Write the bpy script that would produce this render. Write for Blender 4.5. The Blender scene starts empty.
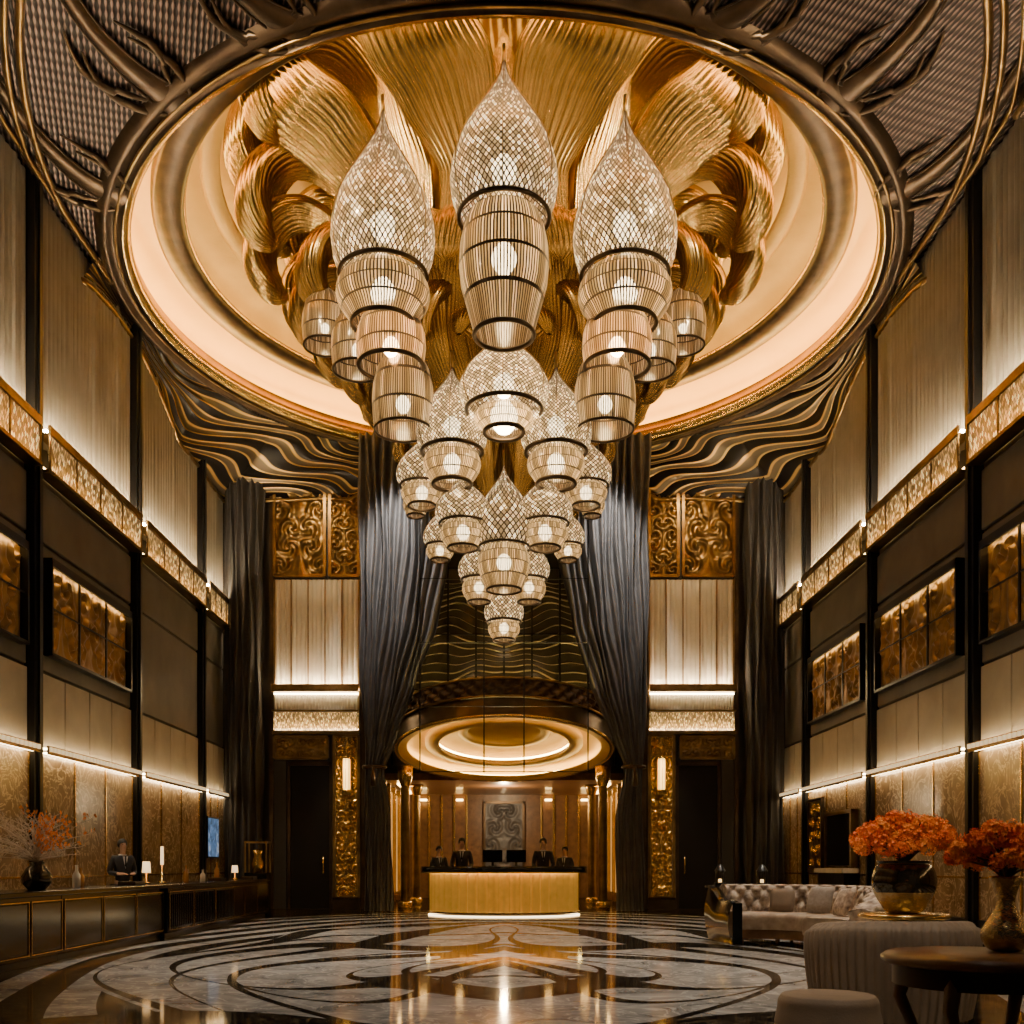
import bpy, math, random
from mathutils import Vector
random.seed(7)
PI=math.pi
S=bpy.context.scene
col=S.collection
F=1020.0
CZ=1.15
def PX(px,Y): return (px-504)*Y/F
def PZ(py,Y): return CZ+(866-py)*Y/F
def lerp(a,b,t): return a+(b-a)*t
def interp(tab,x):
    if x<=tab[0][0]: return tab[0][1]
    for (a,b),(c,d) in zip(tab,tab[1:]):
        if x<=c:
            t=(x-a)/(c-a); t=t*t*(3-2*t)*.35+t*.65
            return b+(d-b)*t
    return tab[-1][1]
def catmull(P,n):
    out=[]
    Q=[P[0]]+list(P)+[P[-1]]
    segs=len(P)-1
    for k in range(n+1):
        g=k/n*segs; i=min(int(g),segs-1); t=g-i
        p0,p1,p2,p3=Q[i],Q[i+1],Q[i+2],Q[i+3]
        out.append(tuple(.5*((2*b)+(-a+c)*t+(2*a-5*b+4*c-d)*t*t+(-a+3*b-3*c+d)*t**3) for a,b,c,d in zip(p0,p1,p2,p3)))
    return out

# ------------------------------------------------------------ mesh builder
class MB:
    def __init__(s): s.v=[];s.f=[];s.uv=[];s.sm=[]
    def add(s,vs,fs,uvs=None,smooth=False):
        o=len(s.v); s.v+=[tuple(p) for p in vs]
        for i,f in enumerate(fs):
            s.f.append(tuple(o+k for k in f)); s.sm.append(smooth)
            s.uv.append(uvs[i] if uvs else [(0,0)]*len(f))
        return s
    def box(s,x0,x1,y0,y1,z0,z1):
        if x0>x1:x0,x1=x1,x0
        v=[(x,y,z) for x in(x0,x1) for y in(y0,y1) for z in(z0,z1)]
        return s.add(v,[(0,1,3,2),(4,6,7,5),(0,4,5,1),(2,3,7,6),(0,2,6,4),(1,5,7,3)])
    def grid(s,fn,nu,nv,smooth=True,closeu=False):
        vs=[];uv=[]
        mu=nu if closeu else nu+1
        for j in range(nv+1):
            for i in range(mu):
                vs.append(fn(i/nu,j/nv))
        fs=[]
        for j in range(nv):
            for i in range(nu):
                a=j*mu+i; b=j*mu+(i+1)%mu; c=(j+1)*mu+(i+1)%mu; d=(j+1)*mu+i
                fs.append((a,b,c,d)); uv.append([(i/nu,j/nv),((i+1)/nu,j/nv),((i+1)/nu,(j+1)/nv),(i/nu,(j+1)/nv)])
        return s.add(vs,fs,uv,smooth)
    def lathe(s,prof,n=28,c=(0,0,0),sx=1,sy=1,smooth=True,flute=0,fn=0):
        L=len(prof)-1
        def fn_(u,v):
            r,z=prof[min(int(round(v*L)),L)]
            a=u*2*PI
            rr=r*(1+flute*abs(math.sin(a*fn/2))) if flute else r
            return (c[0]+rr*sx*math.cos(a),c[1]+rr*sy*math.sin(a),c[2]+z)
        return s.grid(fn_,n,L,smooth,True)
    def tube(s,pts,r,n=6,closed=False,cap=True):
        pts=[Vector(p) for p in pts]; N=len(pts)
        rr=r if isinstance(r,(list,tuple)) else [r]*N
        vs=[];up=Vector((0,0,1))
        nrm=None
        for i,p in enumerate(pts):
            a=pts[(i-1)%N] if (closed or i>0) else p
            b=pts[(i+1)%N] if (closed or i<N-1) else p
            t=(b-a)
            t=t.normalized() if t.length>1e-9 else Vector((0,0,1))
            if nrm is None:
                nrm=t.orthogonal().normalized() if abs(t.z)>.9 else t.cross(up).normalized()
            nrm=(nrm-t*nrm.dot(t))
            nrm=nrm.normalized() if nrm.length>1e-6 else t.orthogonal().normalized()
            bi=t.cross(nrm)
            for k in range(n):
                an=2*PI*k/n
                vs.append(p+nrm*math.cos(an)*rr[i]+bi*math.sin(an)*rr[i])
        fs=[]
        M=N if closed else N-1
        for i in range(M):
            for k in range(n):
                a=i*n+k;b=i*n+(k+1)%n;c=((i+1)%N)*n+(k+1)%n;d=((i+1)%N)*n+k
                fs.append((a,b,c,d))
        if cap and not closed:
            fs.append(tuple(range(n))[::-1]); fs.append(tuple((N-1)*n+k for k in range(n)))
        return s.add(vs,fs,None,True)
    def ring(s,R,z,r,c=(0,0),n=48,k=6,sx=1,sy=1):
        return s.tube([(c[0]+R*sx*math.cos(2*PI*i/n),c[1]+R*sy*math.sin(2*PI*i/n),z) for i in range(n)],r,k,True)
    def sphere(s,c,r,n=12,m=8,sz=1):
        prof=[(r*math.sin(PI*j/m)+1e-5,-r*sz*math.cos(PI*j/m)) for j in range(m+1)]
        return s.lathe(prof,n,c)
    def build(s,name,m,parent=None,bevel=0,loc=None):
        me=bpy.data.meshes.new(name); me.from_pydata(s.v,[],s.f); me.update()
        ul=me.uv_layers.new(name='UVMap'); k=0
        fl=[]
        for u in s.uv:
            for q in u: fl+= [q[0],q[1]]
        ul.data.foreach_set('uv',fl)
        me.polygons.foreach_set('use_smooth',s.sm)
        me.materials.append(m)
        o=bpy.data.objects.new(name,me); col.objects.link(o)
        if parent: o.parent=parent
        if loc: o.location=loc
        if bevel:
            b=o.modifiers.new('bevel','BEVEL'); b.width=bevel; b.segments=2; b.limit_method='ANGLE'
        return o
def tag(o,label,cat,group=None,kind=None):
    o['label']=label;o['category']=cat
    if group:o['group']=group
    if kind:o['kind']=kind
    return o
def empty(name,loc,label,cat,group=None,rz=0):
    o=bpy.data.objects.new(name,None); col.objects.link(o); o.location=loc; o.rotation_euler=(0,0,rz)
    o.empty_display_size=.1
    return tag(o,label,cat,group)
def st(o,label=None,cat=None):
    o['kind']='structure'
    return o
TN=[0]
def trim(mb,m,bevel=0):
    TN[0]+=1
    return st(mb.build('trim_%d'%TN[0],m,None,bevel))

# ------------------------------------------------------------ materials
class NT:
    def __init__(s,m): s.t=m.node_tree;s.n=s.t.nodes;s.l=s.t.links
    def set(s,sock,x):
        if isinstance(x,bpy.types.NodeSocket): s.l.new(x,sock)
        elif isinstance(x,tuple) and len(x)==3 and sock.type=='RGBA': sock.default_value=(*x,1)
        else: sock.default_value=x
    def m(s,op,a,b=0.0,c=0.0):
        n=s.n.new('ShaderNodeMath');n.operation=op
        s.set(n.inputs[0],a);s.set(n.inputs[1],b);s.set(n.inputs[2],c);return n.outputs[0]
    def mix(s,f,a,b):
        n=s.n.new('ShaderNodeMix');n.data_type='RGBA';s.set(n.inputs[0],f);s.set(n.inputs[6],a);s.set(n.inputs[7],b);return n.outputs[2]
    def xyz(s,out='Object'):
        c=s.n.new('ShaderNodeTexCoord');x=s.n.new('ShaderNodeSeparateXYZ');s.l.new(c.outputs[out],x.inputs[0]);return x.outputs,c.outputs[out]
    def noise(s,sc,det=4,dist=0,vec=None,rough=.55):
        n=s.n.new('ShaderNodeTexNoise');n.inputs['Scale'].default_value=sc;n.inputs['Detail'].default_value=det
        n.inputs['Distortion'].default_value=dist;n.inputs['Roughness'].default_value=rough
        if vec: s.l.new(vec,n.inputs['Vector'])
        return n.outputs[0]
    def ramp(s,f,stops):
        n=s.n.new('ShaderNodeValToRGB');s.l.new(f,n.inputs[0]);e=n.color_ramp.elements
        while len(e)<len(stops): e.new(.5)
        for el,(p,c) in zip(e,stops): el.position=p; el.color=(*c,1)
        return n.outputs[0]
    def bump(s,h,st,d=.02):
        b=s.n.new('ShaderNodeBump');s.l.new(h,b.inputs['Height']);b.inputs['Strength'].default_value=st;b.inputs['Distance'].default_value=d;return b.outputs[0]
def newmat(name):
    m=bpy.data.materials.new(name);m.use_nodes=True
    return m,m.node_tree.nodes['Principled BSDF'],NT(m)
def mat(name,c,rough=.5,metal=0,c2=None,ns=4,es=0,ec=None,bump=0,bs=30,coat=0,det=4,spec=None):
    m,b,t=newmat(name)
    b.inputs['Roughness'].default_value=rough;b.inputs['Metallic'].default_value=metal
    b.inputs['Base Color'].default_value=(*c,1)
    if spec is not None: b.inputs['Specular IOR Level'].default_value=spec
    _,ob=t.xyz()
    n=t.noise(ns,det,.3,ob)
    if c2 is None: c2=tuple(k*.8 for k in c)
    t.l.new(t.ramp(n,[(.3,c2),(.7,c)]),b.inputs['Base Color'])
    if es: b.inputs['Emission Color'].default_value=(*(ec or c),1);b.inputs['Emission Strength'].default_value=es;m.cycles.emission_sampling='NONE'
    if bump: t.l.new(t.bump(t.noise(bs,3,0,ob),bump),b.inputs['Normal'])
    if coat: b.inputs['Coat Weight'].default_value=coat
    return m
def marble(name,ca,cb,cv,sc=.8,rough=.15):
    m,b,t=newmat(name);_,ob=t.xyz()
    n=t.noise(sc,8,1.5,ob);n2=t.noise(sc*2.5,6,3,ob)
    v=t.m('ABSOLUTE',t.m('SUBTRACT',n2,.5))
    base=t.ramp(n,[(.3,ca),(.7,cb)])
    vm=t.ramp(v,[(0,(1,1,1)),(.035,(0,0,0))])
    t.l.new(t.mix(vm,base,cv),b.inputs['Base Color']);b.inputs['Roughness'].default_value=rough
    return m
def glow(name,c,s,sampling=True):
    m,b,t=newmat(name);b.inputs['Base Color'].default_value=(*c,1);b.inputs['Emission Color'].default_value=(*c,1);b.inputs['Emission Strength'].default_value=s
    if not sampling: m.cycles.emission_sampling='NONE'
    return m
GOLD=mat('gold',(.72,.49,.18),.26,1,(.50,.33,.10),2)
GOLDP=mat('gold_petal',(.58,.385,.14),.27,1,(.26,.165,.052),.8)
GOLDD=mat('dark_gold',(.33,.21,.08),.34,1,(.15,.09,.035),3)
BRONZE=mat('bronze',(.09,.06,.036),.36,.9,(.045,.03,.02),3)
BLACK=mat('black_metal',(.009,.008,.008),.3,.3,(.012,.011,.010),3,spec=.3)
BLK=mat('black_lacquer',(.006,.0055,.0055),.14,0,(.010,.009,.009),2,spec=.3)
CREAM=mat('cream_panel',(.38,.34,.275),.6,0,(.29,.26,.21),1.5,bump=.15,bs=60)
UPANEL=mat('shaded_cream_panel',(.27,.245,.20),.65,0,(.20,.18,.145),1.5,bump=.15,bs=60)  # cream panel with shade put into its colour, for the upper walls
WHITEP=mat('ivory_fluted',(.70,.64,.53),.55,0,(.60,.55,.45),1.5)
GREYP=mat('grey_panel',(.13,.12,.108),.6,0,(.085,.078,.07),1.2,bump=.1,bs=50)
DARKW=mat('dark_wall',(.03,.025,.02),.5,0,(.02,.017,.014),1.2)
WOOD=mat('dark_wood',(.20,.10,.042),.35,0,(.10,.048,.02),5,coat=.2)
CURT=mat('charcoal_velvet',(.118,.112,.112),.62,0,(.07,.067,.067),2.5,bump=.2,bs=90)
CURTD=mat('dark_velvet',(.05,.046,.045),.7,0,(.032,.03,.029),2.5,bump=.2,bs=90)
TANM=marble('tan_marble',(.16,.11,.065),(.34,.25,.15),(.55,.42,.27),.7,.2)
PLATE=mat('satin_gold_ceiling',(.40,.225,.042),.5,.1,(.29,.16,.028),.8,bump=.25,bs=16)
COVE=mat('cove_cream',(.80,.54,.14),.6,0,(.74,.48,.12),1)
WARM=glow('cove_light',(1,.71,.22),42)
WARMS=glow('ledge_light',(1,.74,.40),28)
WARMU=glow('uplight_strip',(1,.78,.48),270)
WARMD=glow('amber_light',(1,.62,.20),18)
BEAD=glow('bead_glow',(1,.74,.40),.9,False)
BULB=glow('bulb_glow',(1,.76,.42),26)
SKIN=mat('skin',(.62,.38,.27),.5)
SUIT=mat('black_suit',(.018,.018,.022),.7)
SHIRT=mat('white_shirt',(.75,.74,.72),.7)
HAIR=mat('black_hair',(.012,.01,.009),.5)
SOFAF=mat('sofa_fabric',(.72,.60,.47),.75,0,(.20,.13,.10),12,bump=.3,bs=70,det=2)
SEATF=mat('sofa_seat_fabric',(.50,.40,.30),.75,0,(.30,.22,.16),8,bump=.3,bs=70)
CHAIRF=mat('taupe_velvet',(.27,.195,.13),.7,0,(.19,.135,.09),3,bump=.2,bs=90)
PILL=mat('cushion_fabric',(.42,.36,.31),.8,0,(.3,.25,.21),20,bump=.2,bs=80)
ORANGE=mat('orange_petals',(.98,.24,.02),.6,0,(.72,.11,.01),40)
ORANGE2=mat('amber_petals',(1.0,.40,.05),.6,0,(.9,.20,.02),40)
STEM=mat('brown_stem',(.16,.09,.05),.7)
DVASE=mat('dark_glazed_vase',(.035,.03,.022),.12,.6,(.10,.07,.03),7,coat=.5)
GVASE=mat('hammered_gold_vase',(.70,.52,.26),.25,.9,(.34,.23,.10),9,bump=.6,bs=30)

def crystal(name,mode,nu,nv,line,tint,es,metal,clear=.12,hline=.06):
    m,b,t=newmat(name)
    o,uv=t.xyz('UV')
    u=t.m('MULTIPLY',o[0],nu);v=t.m('MULTIPLY',o[1],nv)
    if mode=='lattice':
        a=t.m('ADD',u,v);c=t.m('SUBTRACT',u,v)
        fa=t.m('ABSOLUTE',t.m('SUBTRACT',t.m('FRACT',a),.5));fc=t.m('ABSOLUTE',t.m('SUBTRACT',t.m('FRACT',c),.5))
        mask=t.m('GREATER_THAN',t.m('MAXIMUM',fa,fc),.5-line)
    else:
        a=u;c=v
        fa=t.m('ABSOLUTE',t.m('SUBTRACT',t.m('FRACT',u),.5));fc=t.m('ABSOLUTE',t.m('SUBTRACT',t.m('FRACT',v),.5))
        mask=t.m('MAXIMUM',t.m('GREATER_THAN',fa,.5-line),t.m('GREATER_THAN',fc,.5-hline))
    cx=t.n.new('ShaderNodeCombineXYZ');t.l.new(t.m('FLOOR',a),cx.inputs[0]);t.l.new(t.m('FLOOR',c),cx.inputs[1])
    wn=t.n.new('ShaderNodeTexWhiteNoise');wn.noise_dimensions='3D';t.l.new(cx.outputs[0],wn.inputs[0])
    rnd=wn.outputs[0]
    ems=t.m('MULTIPLY',t.m('ADD',t.m('POWER',rnd,3.5),.04),es)  # random emission per cell, painted in as crystal sparkle
    tr=t.n.new('ShaderNodeBsdfTranslucent')
    t.l.new(t.mix(rnd,tuple(k*.35 for k in tint),tint),tr.inputs[0])
    gl=t.n.new('ShaderNodeBsdfGlossy');gl.inputs[0].default_value=(.9,.8,.62,1);gl.inputs['Roughness'].default_value=.18
    m1=t.n.new('ShaderNodeMixShader');m1.inputs[0].default_value=.22;t.l.new(tr.outputs[0],m1.inputs[1]);t.l.new(gl.outputs[0],m1.inputs[2])
    em=t.n.new('ShaderNodeEmission');em.inputs[0].default_value=(*tint,1);t.l.new(ems,em.inputs[1])
    ad=t.n.new('ShaderNodeAddShader');t.l.new(m1.outputs[0],ad.inputs[0]);t.l.new(em.outputs[0],ad.inputs[1])
    tp=t.n.new('ShaderNodeBsdfTransparent')
    m0=t.n.new('ShaderNodeMixShader');m0.inputs[0].default_value=clear;t.l.new(ad.outputs[0],m0.inputs[1]);t.l.new(tp.outputs[0],m0.inputs[2])
    b.inputs['Base Color'].default_value=(*metal,1);b.inputs['Metallic'].default_value=.8;b.inputs['Roughness'].default_value=.35
    m2=t.n.new('ShaderNodeMixShader');t.l.new(mask,m2.inputs[0]);t.l.new(m0.outputs[0],m2.inputs[1]);t.l.new(b.outputs[0],m2.inputs[2])
    t.l.new(m2.outputs[0],t.n['Material Output'].inputs[0])
    m.cycles.emission_sampling='NONE'
    return m
CRY=crystal('crystal_lattice','lattice',58,24,.15,(1,.78,.47),2.6,(.07,.045,.022),.14)
CRYS=crystal('crystal_lattice_small','lattice',32,12,.14,(1,.75,.42),3.0,(.09,.06,.028),.14)
SLAT=crystal('slatted_shade','slat',84,4,.24,(1,.70,.36),.9,(.06,.04,.024),.24,.05)
BAND=crystal('amber_crystal_band','lattice',60,5,.10,(1,.66,.26),2.2,(.25,.17,.06))

# floor
def floor_mat():
    m,b,t=newmat('polished_marble_floor')
    o,ob=t.xyz()
    ax=t.m('ABSOLUTE',o[0])
    x=t.m('DIVIDE',ax,4.3);y=t.m('DIVIDE',t.m('SUBTRACT',o[1],13.2),7.4)
    x=t.m('ADD',x,t.m('MULTIPLY',t.m('SINE',t.m('MULTIPLY',y,5.0)),.13))
    y=t.m('ADD',y,t.m('MULTIPLY',t.m('SINE',t.m('MULTIPLY',x,5.0)),.13))
    r=t.m('SQRT',t.m('ADD',t.m('MULTIPLY',x,x),t.m('MULTIPLY',y,y)))
    th=t.m('ARCTAN2',y,x)
    def loop(r0,a,k,ph,wd):
        c=t.m('COSINE',t.m('ADD',t.m('MULTIPLY',th,k),ph))
        d=t.m('ABSOLUTE',t.m('SUBTRACT',r,t.m('ADD',t.m('MULTIPLY',c,a),r0)))
        c2=t.m('ADD',t.m('MULTIPLY',t.m('SINE',t.m('MULTIPLY',th,k)),wd*.85),wd)
        return t.m('LESS_THAN',d,c2)
    dk=loop(.62,.26,3,0.4,.048)
    for a in ((.40,.22,2,1.4,.044),(.22,.12,3,2.6,.035),(.97,.02,4,1,.022),(.78,.13,2,2.7,.03)):
        dk=t.m('MAXIMUM',dk,loop(*a))
    sp=t.m('LESS_THAN',t.m('ABSOLUTE',t.m('SINE',t.m('ADD',t.m('MULTIPLY',th,1.5),t.m('MULTIPLY',r,6.5)))),.085)
    dk=t.m('MAXIMUM',dk,sp)
    inside=t.m('LESS_THAN',r,1.0)
    xr=t.m('DIVIDE',ax,4.3);yr=t.m('DIVIDE',t.m('SUBTRACT',o[1],13.2),7.4)
    rr=t.m('SQRT',t.m('ADD',t.m('MULTIPLY',xr,xr),t.m('MULTIPLY',yr,yr)))
    stripe=t.m('GREATER_THAN',t.m('SINE',t.m('ADD',t.m('MULTIPLY',rr,40.0),t.m('MULTIPLY',t.m('SINE',t.m('MULTIPLY',o[1],.8)),.9))),-.15)
    stripe=t.m('MAXIMUM',stripe,t.m('GREATER_THAN',rr,1.8))
    darkmask=t.m('ADD',t.m('MULTIPLY',inside,dk),t.m('MULTIPLY',t.m('SUBTRACT',1.0,inside),stripe))
    near=t.m('LESS_THAN',t.m('ADD',o[1],t.m('MULTIPLY',t.m('COSINE',t.m('MULTIPLY',o[0],1.3)),.5)),7.6)
    darkmask=t.m('MINIMUM',t.m('MAXIMUM',darkmask,near),1.0)
    n=t.noise(1.6,8,1.2,ob);n2=t.noise(1.6,8,2.5,ob);n3=t.noise(4,8,2.0,ob)
    vein=t.ramp(t.m('ABSOLUTE',t.m('SUBTRACT',n2,.5)),[(0,(1,1,1)),(.03,(0,0,0))])
    light=t.ramp(n,[(.3,(.17,.163,.153)),(.52,(.32,.305,.285)),(.75,(.56,.535,.50))])
    light=t.mix(t.m('MULTIPLY',n3,.55),light,(.12,.113,.105))
    dark=t.mix(t.m('MULTIPLY',vein,.4),(.007,.006,.006),(.30,.22,.12))
    light=t.mix(t.m('MULTIPLY',vein,.6),light,(.60,.57,.52))
    cc=t.mix(darkmask,light,dark)
    df=t.n.new('ShaderNodeBsdfDiffuse');t.l.new(cc,df.inputs[0])
    gl=t.n.new('ShaderNodeBsdfGlossy');gl.inputs[0].default_value=(1,.91,.76,1);gl.inputs['Roughness'].default_value=.07
    mx=t.n.new('ShaderNodeMixShader');mx.inputs[0].default_value=.38
    t.l.new(df.outputs[0],mx.inputs[1]);t.l.new(gl.outputs[0],mx.inputs[2]);t.l.new(mx.outputs[0],t.n['Material Output'].inputs[0])
    return m
FLOORM=floor_mat()
def mesh_ceiling():
    m,b,t=newmat('woven_metal_ceiling');o,ob=t.xyz()
    sx=t.m('SINE',t.m('MULTIPLY',t.m('ADD',o[0],t.m('MULTIPLY',o[1],.35)),80.0));sy=t.m('SINE',t.m('MULTIPLY',t.m('SUBTRACT',o[1],t.m('MULTIPLY',o[0],.3)),32.0))
    h=t.m('ADD',t.m('MULTIPLY',sx,.7),t.m('MULTIPLY',sy,.3))
    t.l.new(t.ramp(h,[(.1,(.012,.009,.009)),(.7,(.26,.18,.16))]),b.inputs['Base Color'])
    t.l.new(t.bump(h,.5,.02),b.inputs['Normal'])
    b.inputs['Metallic'].default_value=.6;b.inputs['Roughness'].default_value=.4
    return m
MESHC=mesh_ceiling()
def wave_mat():
    m,b,t=newmat('inlaid_wave_bands');o,_=t.xyz('UV')
    u,v=o[0],o[1]
    w=t.m('ADD',t.m('MULTIPLY',t.m('SINE',t.m('MULTIPLY',u,13.0)),.18),t.m('MULTIPLY',t.m('SINE',t.m('ADD',t.m('MULTIPLY',u,31.0),t.m('MULTIPLY',v,6.0))),.07))
    f=t.m('FRACT',t.m('MULTIPLY',t.m('ADD',v,w),5.5))
    c=t.ramp(f,[(0,(.010,.008,.007)),(.48,(.012,.009,.008)),(.52,(.66,.42,.14)),(.60,(.66,.42,.14)),(.64,(.15,.115,.075)),(.90,(.10,.078,.052)),(.94,(.6,.38,.12))])
    t.l.new(c,b.inputs['Base Color']);b.inputs['Roughness'].default_value=.35;b.inputs['Metallic'].default_value=.5
    t.l.new(t.bump(t.m('SINE',t.m('MULTIPLY',f,PI)),.9,.09),b.inputs['Normal'])
    return m
WAVEM=wave_mat()

# ------------------------------------------------------------ camera
cam=bpy.data.cameras.new('camera');co=bpy.data.objects.new('camera',cam);col.objects.link(co)
co.location=(0,0,CZ);co.rotation_euler=(PI/2,0,0)
cam.sensor_width=36;cam.lens=36*F/1024;cam.shift_x=8/1024;cam.shift_y=(866-512)/1024
cam.clip_end=200
S.camera=co

# ------------------------------------------------------------ shell
W=7.6;YB=27.5;ZC=12.2;CY=20.2;RC=7.03
mb=MB();mb.box(-W-.3,W+.3,-3,40,-.2,0);st(mb.build('floor',FLOORM))
for s,nm in((-1,'wall_left'),(1,'wall_right')):
    mb=MB();mb.box(s*W,s*(W+.3),-3,YB+.3,0,ZC+.4);st(mb.build(nm,DARKW))
mb=MB()
for s in(-1,1): mb.box(s*W,s*3.65,YB,YB+.3,0,ZC+.4)
mb.box(-3.65,3.65,YB,YB+.3,11.3,ZC+.4)
st(mb.build('wall_back',DARKW))
mb=MB();N=144
def rect_hit(a):
    c,s_=math.cos(a),math.sin(a);t=1e9
    if c>1e-6:t=min(t,(W+.1)/c)
    if c<-1e-6:t=min(t,-(W+.1)/c)
    if s_>1e-6:t=min(t,(YB+.1-CY)/s_)
    if s_<-1e-6:t=min(t,(CY+3)/-s_)
    return t
angs=sorted([2*PI*i/N for i in range(N)]+[math.atan2(YB+.1-CY,W+.1),PI-math.atan2(YB+.1-CY,W+.1),2*PI-math.atan2(CY+3,W+.1),PI+math.atan2(CY+3,W+.1)])
vs=[]
for a in angs:
    t=rect_hit(a);vs.append((RC*math.cos(a),CY+RC*math.sin(a),ZC));vs.append((t*math.cos(a),CY+t*math.sin(a),ZC))
M=len(angs)
mb.add(vs,[(2*i,2*i+1,2*((i+1)%M)+1,2*((i+1)%M)) for i in range(M)])
st(mb.build('ceiling',MESHC))
def disc_trim(prof,m,n=128,flute=0,fn=0):
    mb=MB();mb.lathe(prof,n,(0,CY,0),flute=flute,fn=fn);return trim(mb,m)
disc_trim([(7.0,12.5),(6.98,12.35),(6.94,12.3),(6.94,12.2),(7.0,12.12),(7.08,12.1)],GOLD)
disc_trim([(7.08,12.1),(7.12,12.16),(7.3,12.15),(7.34,12.08),(7.42,12.08),(7.5,12.14),(7.54,12.2)],BRONZE)
mb=MB();mb.ring(7.2,12.12,.03,(0,CY),120);trim(mb,GOLDD)
disc_trim([(7.0,12.5),(7.6,12.5)],COVE)
disc_trim([(7.6,12.5),(7.6,13.0),(7.5,13.15),(6.6,13.2)],COVE)
disc_trim([(6.62,13.2),(6.62,13.02),(6.55,12.96),(6.12,12.96),(6.05,13.02),(6.05,13.15),(6.1,13.2),(6.62,13.2)],BRONZE)
disc_trim([(6.04,13.17),(6.02,13.12),(6.06,13.08)],GOLD)
disc_trim([(6.62,13.2),(6.68,13.3),(6.7,13.6),(6.6,13.9),(6.3,14.05),(5.75,14.1)],PLATE)
# second step with its own cove
disc_trim([(5.78,14.1),(5.78,14.0),(5.7,13.97),(5.45,13.97),(5.42,14.02),(5.42,14.08),(5.5,14.1)],PLATE)
disc_trim([(5.78,14.1),(5.78,14.35),(5.6,14.5),(5.2,14.55)],PLATE)
disc_trim([(5.2,14.55),(3,14.56),(.01,14.56)],PLATE,96)
mb=MB();mb.ring(5.6,14.17,.03,(0,CY),96);trim(mb,WARM)
mb=MB();mb.ring(7.3,12.58,.05,(0,CY),96);trim(mb,WARM)
mb=MB();mb.ring(6.42,13.27,.06,(0,CY),96);trim(mb,WARM)
# pendentives : waving inlaid corner brackets
for s in(-1,1):
    mb=MB()
    def fn(u,v,s=s):
        a=lerp(-14,82,u)*PI/180
        tmax=min(W/ max(math.cos(a),1e-3) if math.cos(a)>0 else 99,(YB-.02-CY)/max(math.sin(a),1e-3) if a>0 else 99)
        gap=max(0,tmax-7.5);v2=v
        r=lerp(7.5,max(tmax,7.56),v2)
        dz=(1.15*v**1.2)*min(1,gap/1.0+.10)+.05*math.sin(v*11+2*math.sin(u*13))*min(1,gap)
        return (s*r*math.cos(a),CY+r*math.sin(a),ZC-.05-dz)
    mb.grid(fn,150,40);trim(mb,WAVEM)
    mb=MB();mb.tube([tuple(c+d for c,d in zip(fn(i/60,1),(-s*.05,-.05,-.03))) for i in range(61)],.05,8);trim(mb,GOLDD)
    for off in(0,.22,.5):
        mb=MB();pts=[]
        for i in range(24):
            a=lerp(-8,-52,i/23)*PI/180;r=min(7.55+off*.4+2.1*(i/23)**1.4+off*.5,(W-.22)/max(math.cos(a),.1))
            pts.append((s*r*math.cos(a),CY+r*math.sin(a),ZC-.08))
        mb.tube(pts,.06-.04*off,8);trim(mb,GOLDD)
    mb=MB();mb.box(s*W,s*(W-.3),3,14.5,11.75,12.2);trim(mb,BRONZE,.04)
    mb=MB();mb.tube([(s*(W-.33),y,11.8) for y in(3,8,14.5)],.05,8);trim(mb,GOLDD)
# slim carved ribs sweeping across the woven ceiling
def flatrib(mb,pts,w,h):
    def f(u,v):
        i=int(round(v*(len(pts)-1)));p=Vector(pts[i]);a=Vector(pts[max(0,i-1)]);b=Vector(pts[min(len(pts)-1,i+1)])
        t=(b-a).normalized();n=Vector((-t.y,t.x,0));q=2*u-1
        return tuple(p+n*q*w(v)+Vector((0,0,-h*math.sqrt(max(0,1-q*q)))))
    mb.grid(f,10,len(pts)-1)
mb=MB();mg=MB()
for s in(-1,1):
    for P in ([(4.7,14.75),(5.2,14.0),(5.5,13.0),(5.45,11.6),(5.0,10.2)],[(2.6,13.5),(3.2,13.0),(3.6,12.2),(3.5,11.1),(2.9,10.2)],[(6.3,16.9),(6.8,16.2),(7.1,15.0),(7.15,13.6),(7.15,12.0)]):
        pts=[(s*x,y,ZC-.02) for x,y in catmull(P,26)]
        flatrib(mb,pts,lambda v:.10+.22*(1-v)**4,.08)
        # leaf shaped blades that peel off the rib on both sides
        for sd in(-1,1):
            for k0,ln in((0,9),(3,8)):
                lp=[]
                for i in range(12):
                    q=i/11;j=min(26,int(k0+q*ln));p=Vector(pts[j]);a0=Vector(pts[max(0,j-1)]);b0=Vector(pts[min(26,j+1)]);tt=(b0-a0).normalized();nn=Vector((-tt.y,tt.x,0))
                    lp.append(tuple(p+nn*sd*(.18+.42*math.sin(q*PI*.85))+Vector((0,0,-.04))))
                mg.tube(lp,[.015+.045*math.sin(PI*i/11) for i in range(12)],6)
        for w_ in(-1,1):
            qq=[]
            for i,p in enumerate(pts):
                v=i/26;a0=Vector(pts[max(0,i-1)]);b0=Vector(pts[min(26,i+1)]);tt=(b0-a0).normalized();nn=Vector((-tt.y,tt.x,0))
                qq.append(tuple(Vector(p)+nn*w_*(.11+.22*(1-v)**4)+Vector((0,0,-.03))))
            mg.tube(qq,.018,5)
trim(mb,BRONZE);trim(mg,BRONZE)

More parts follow.
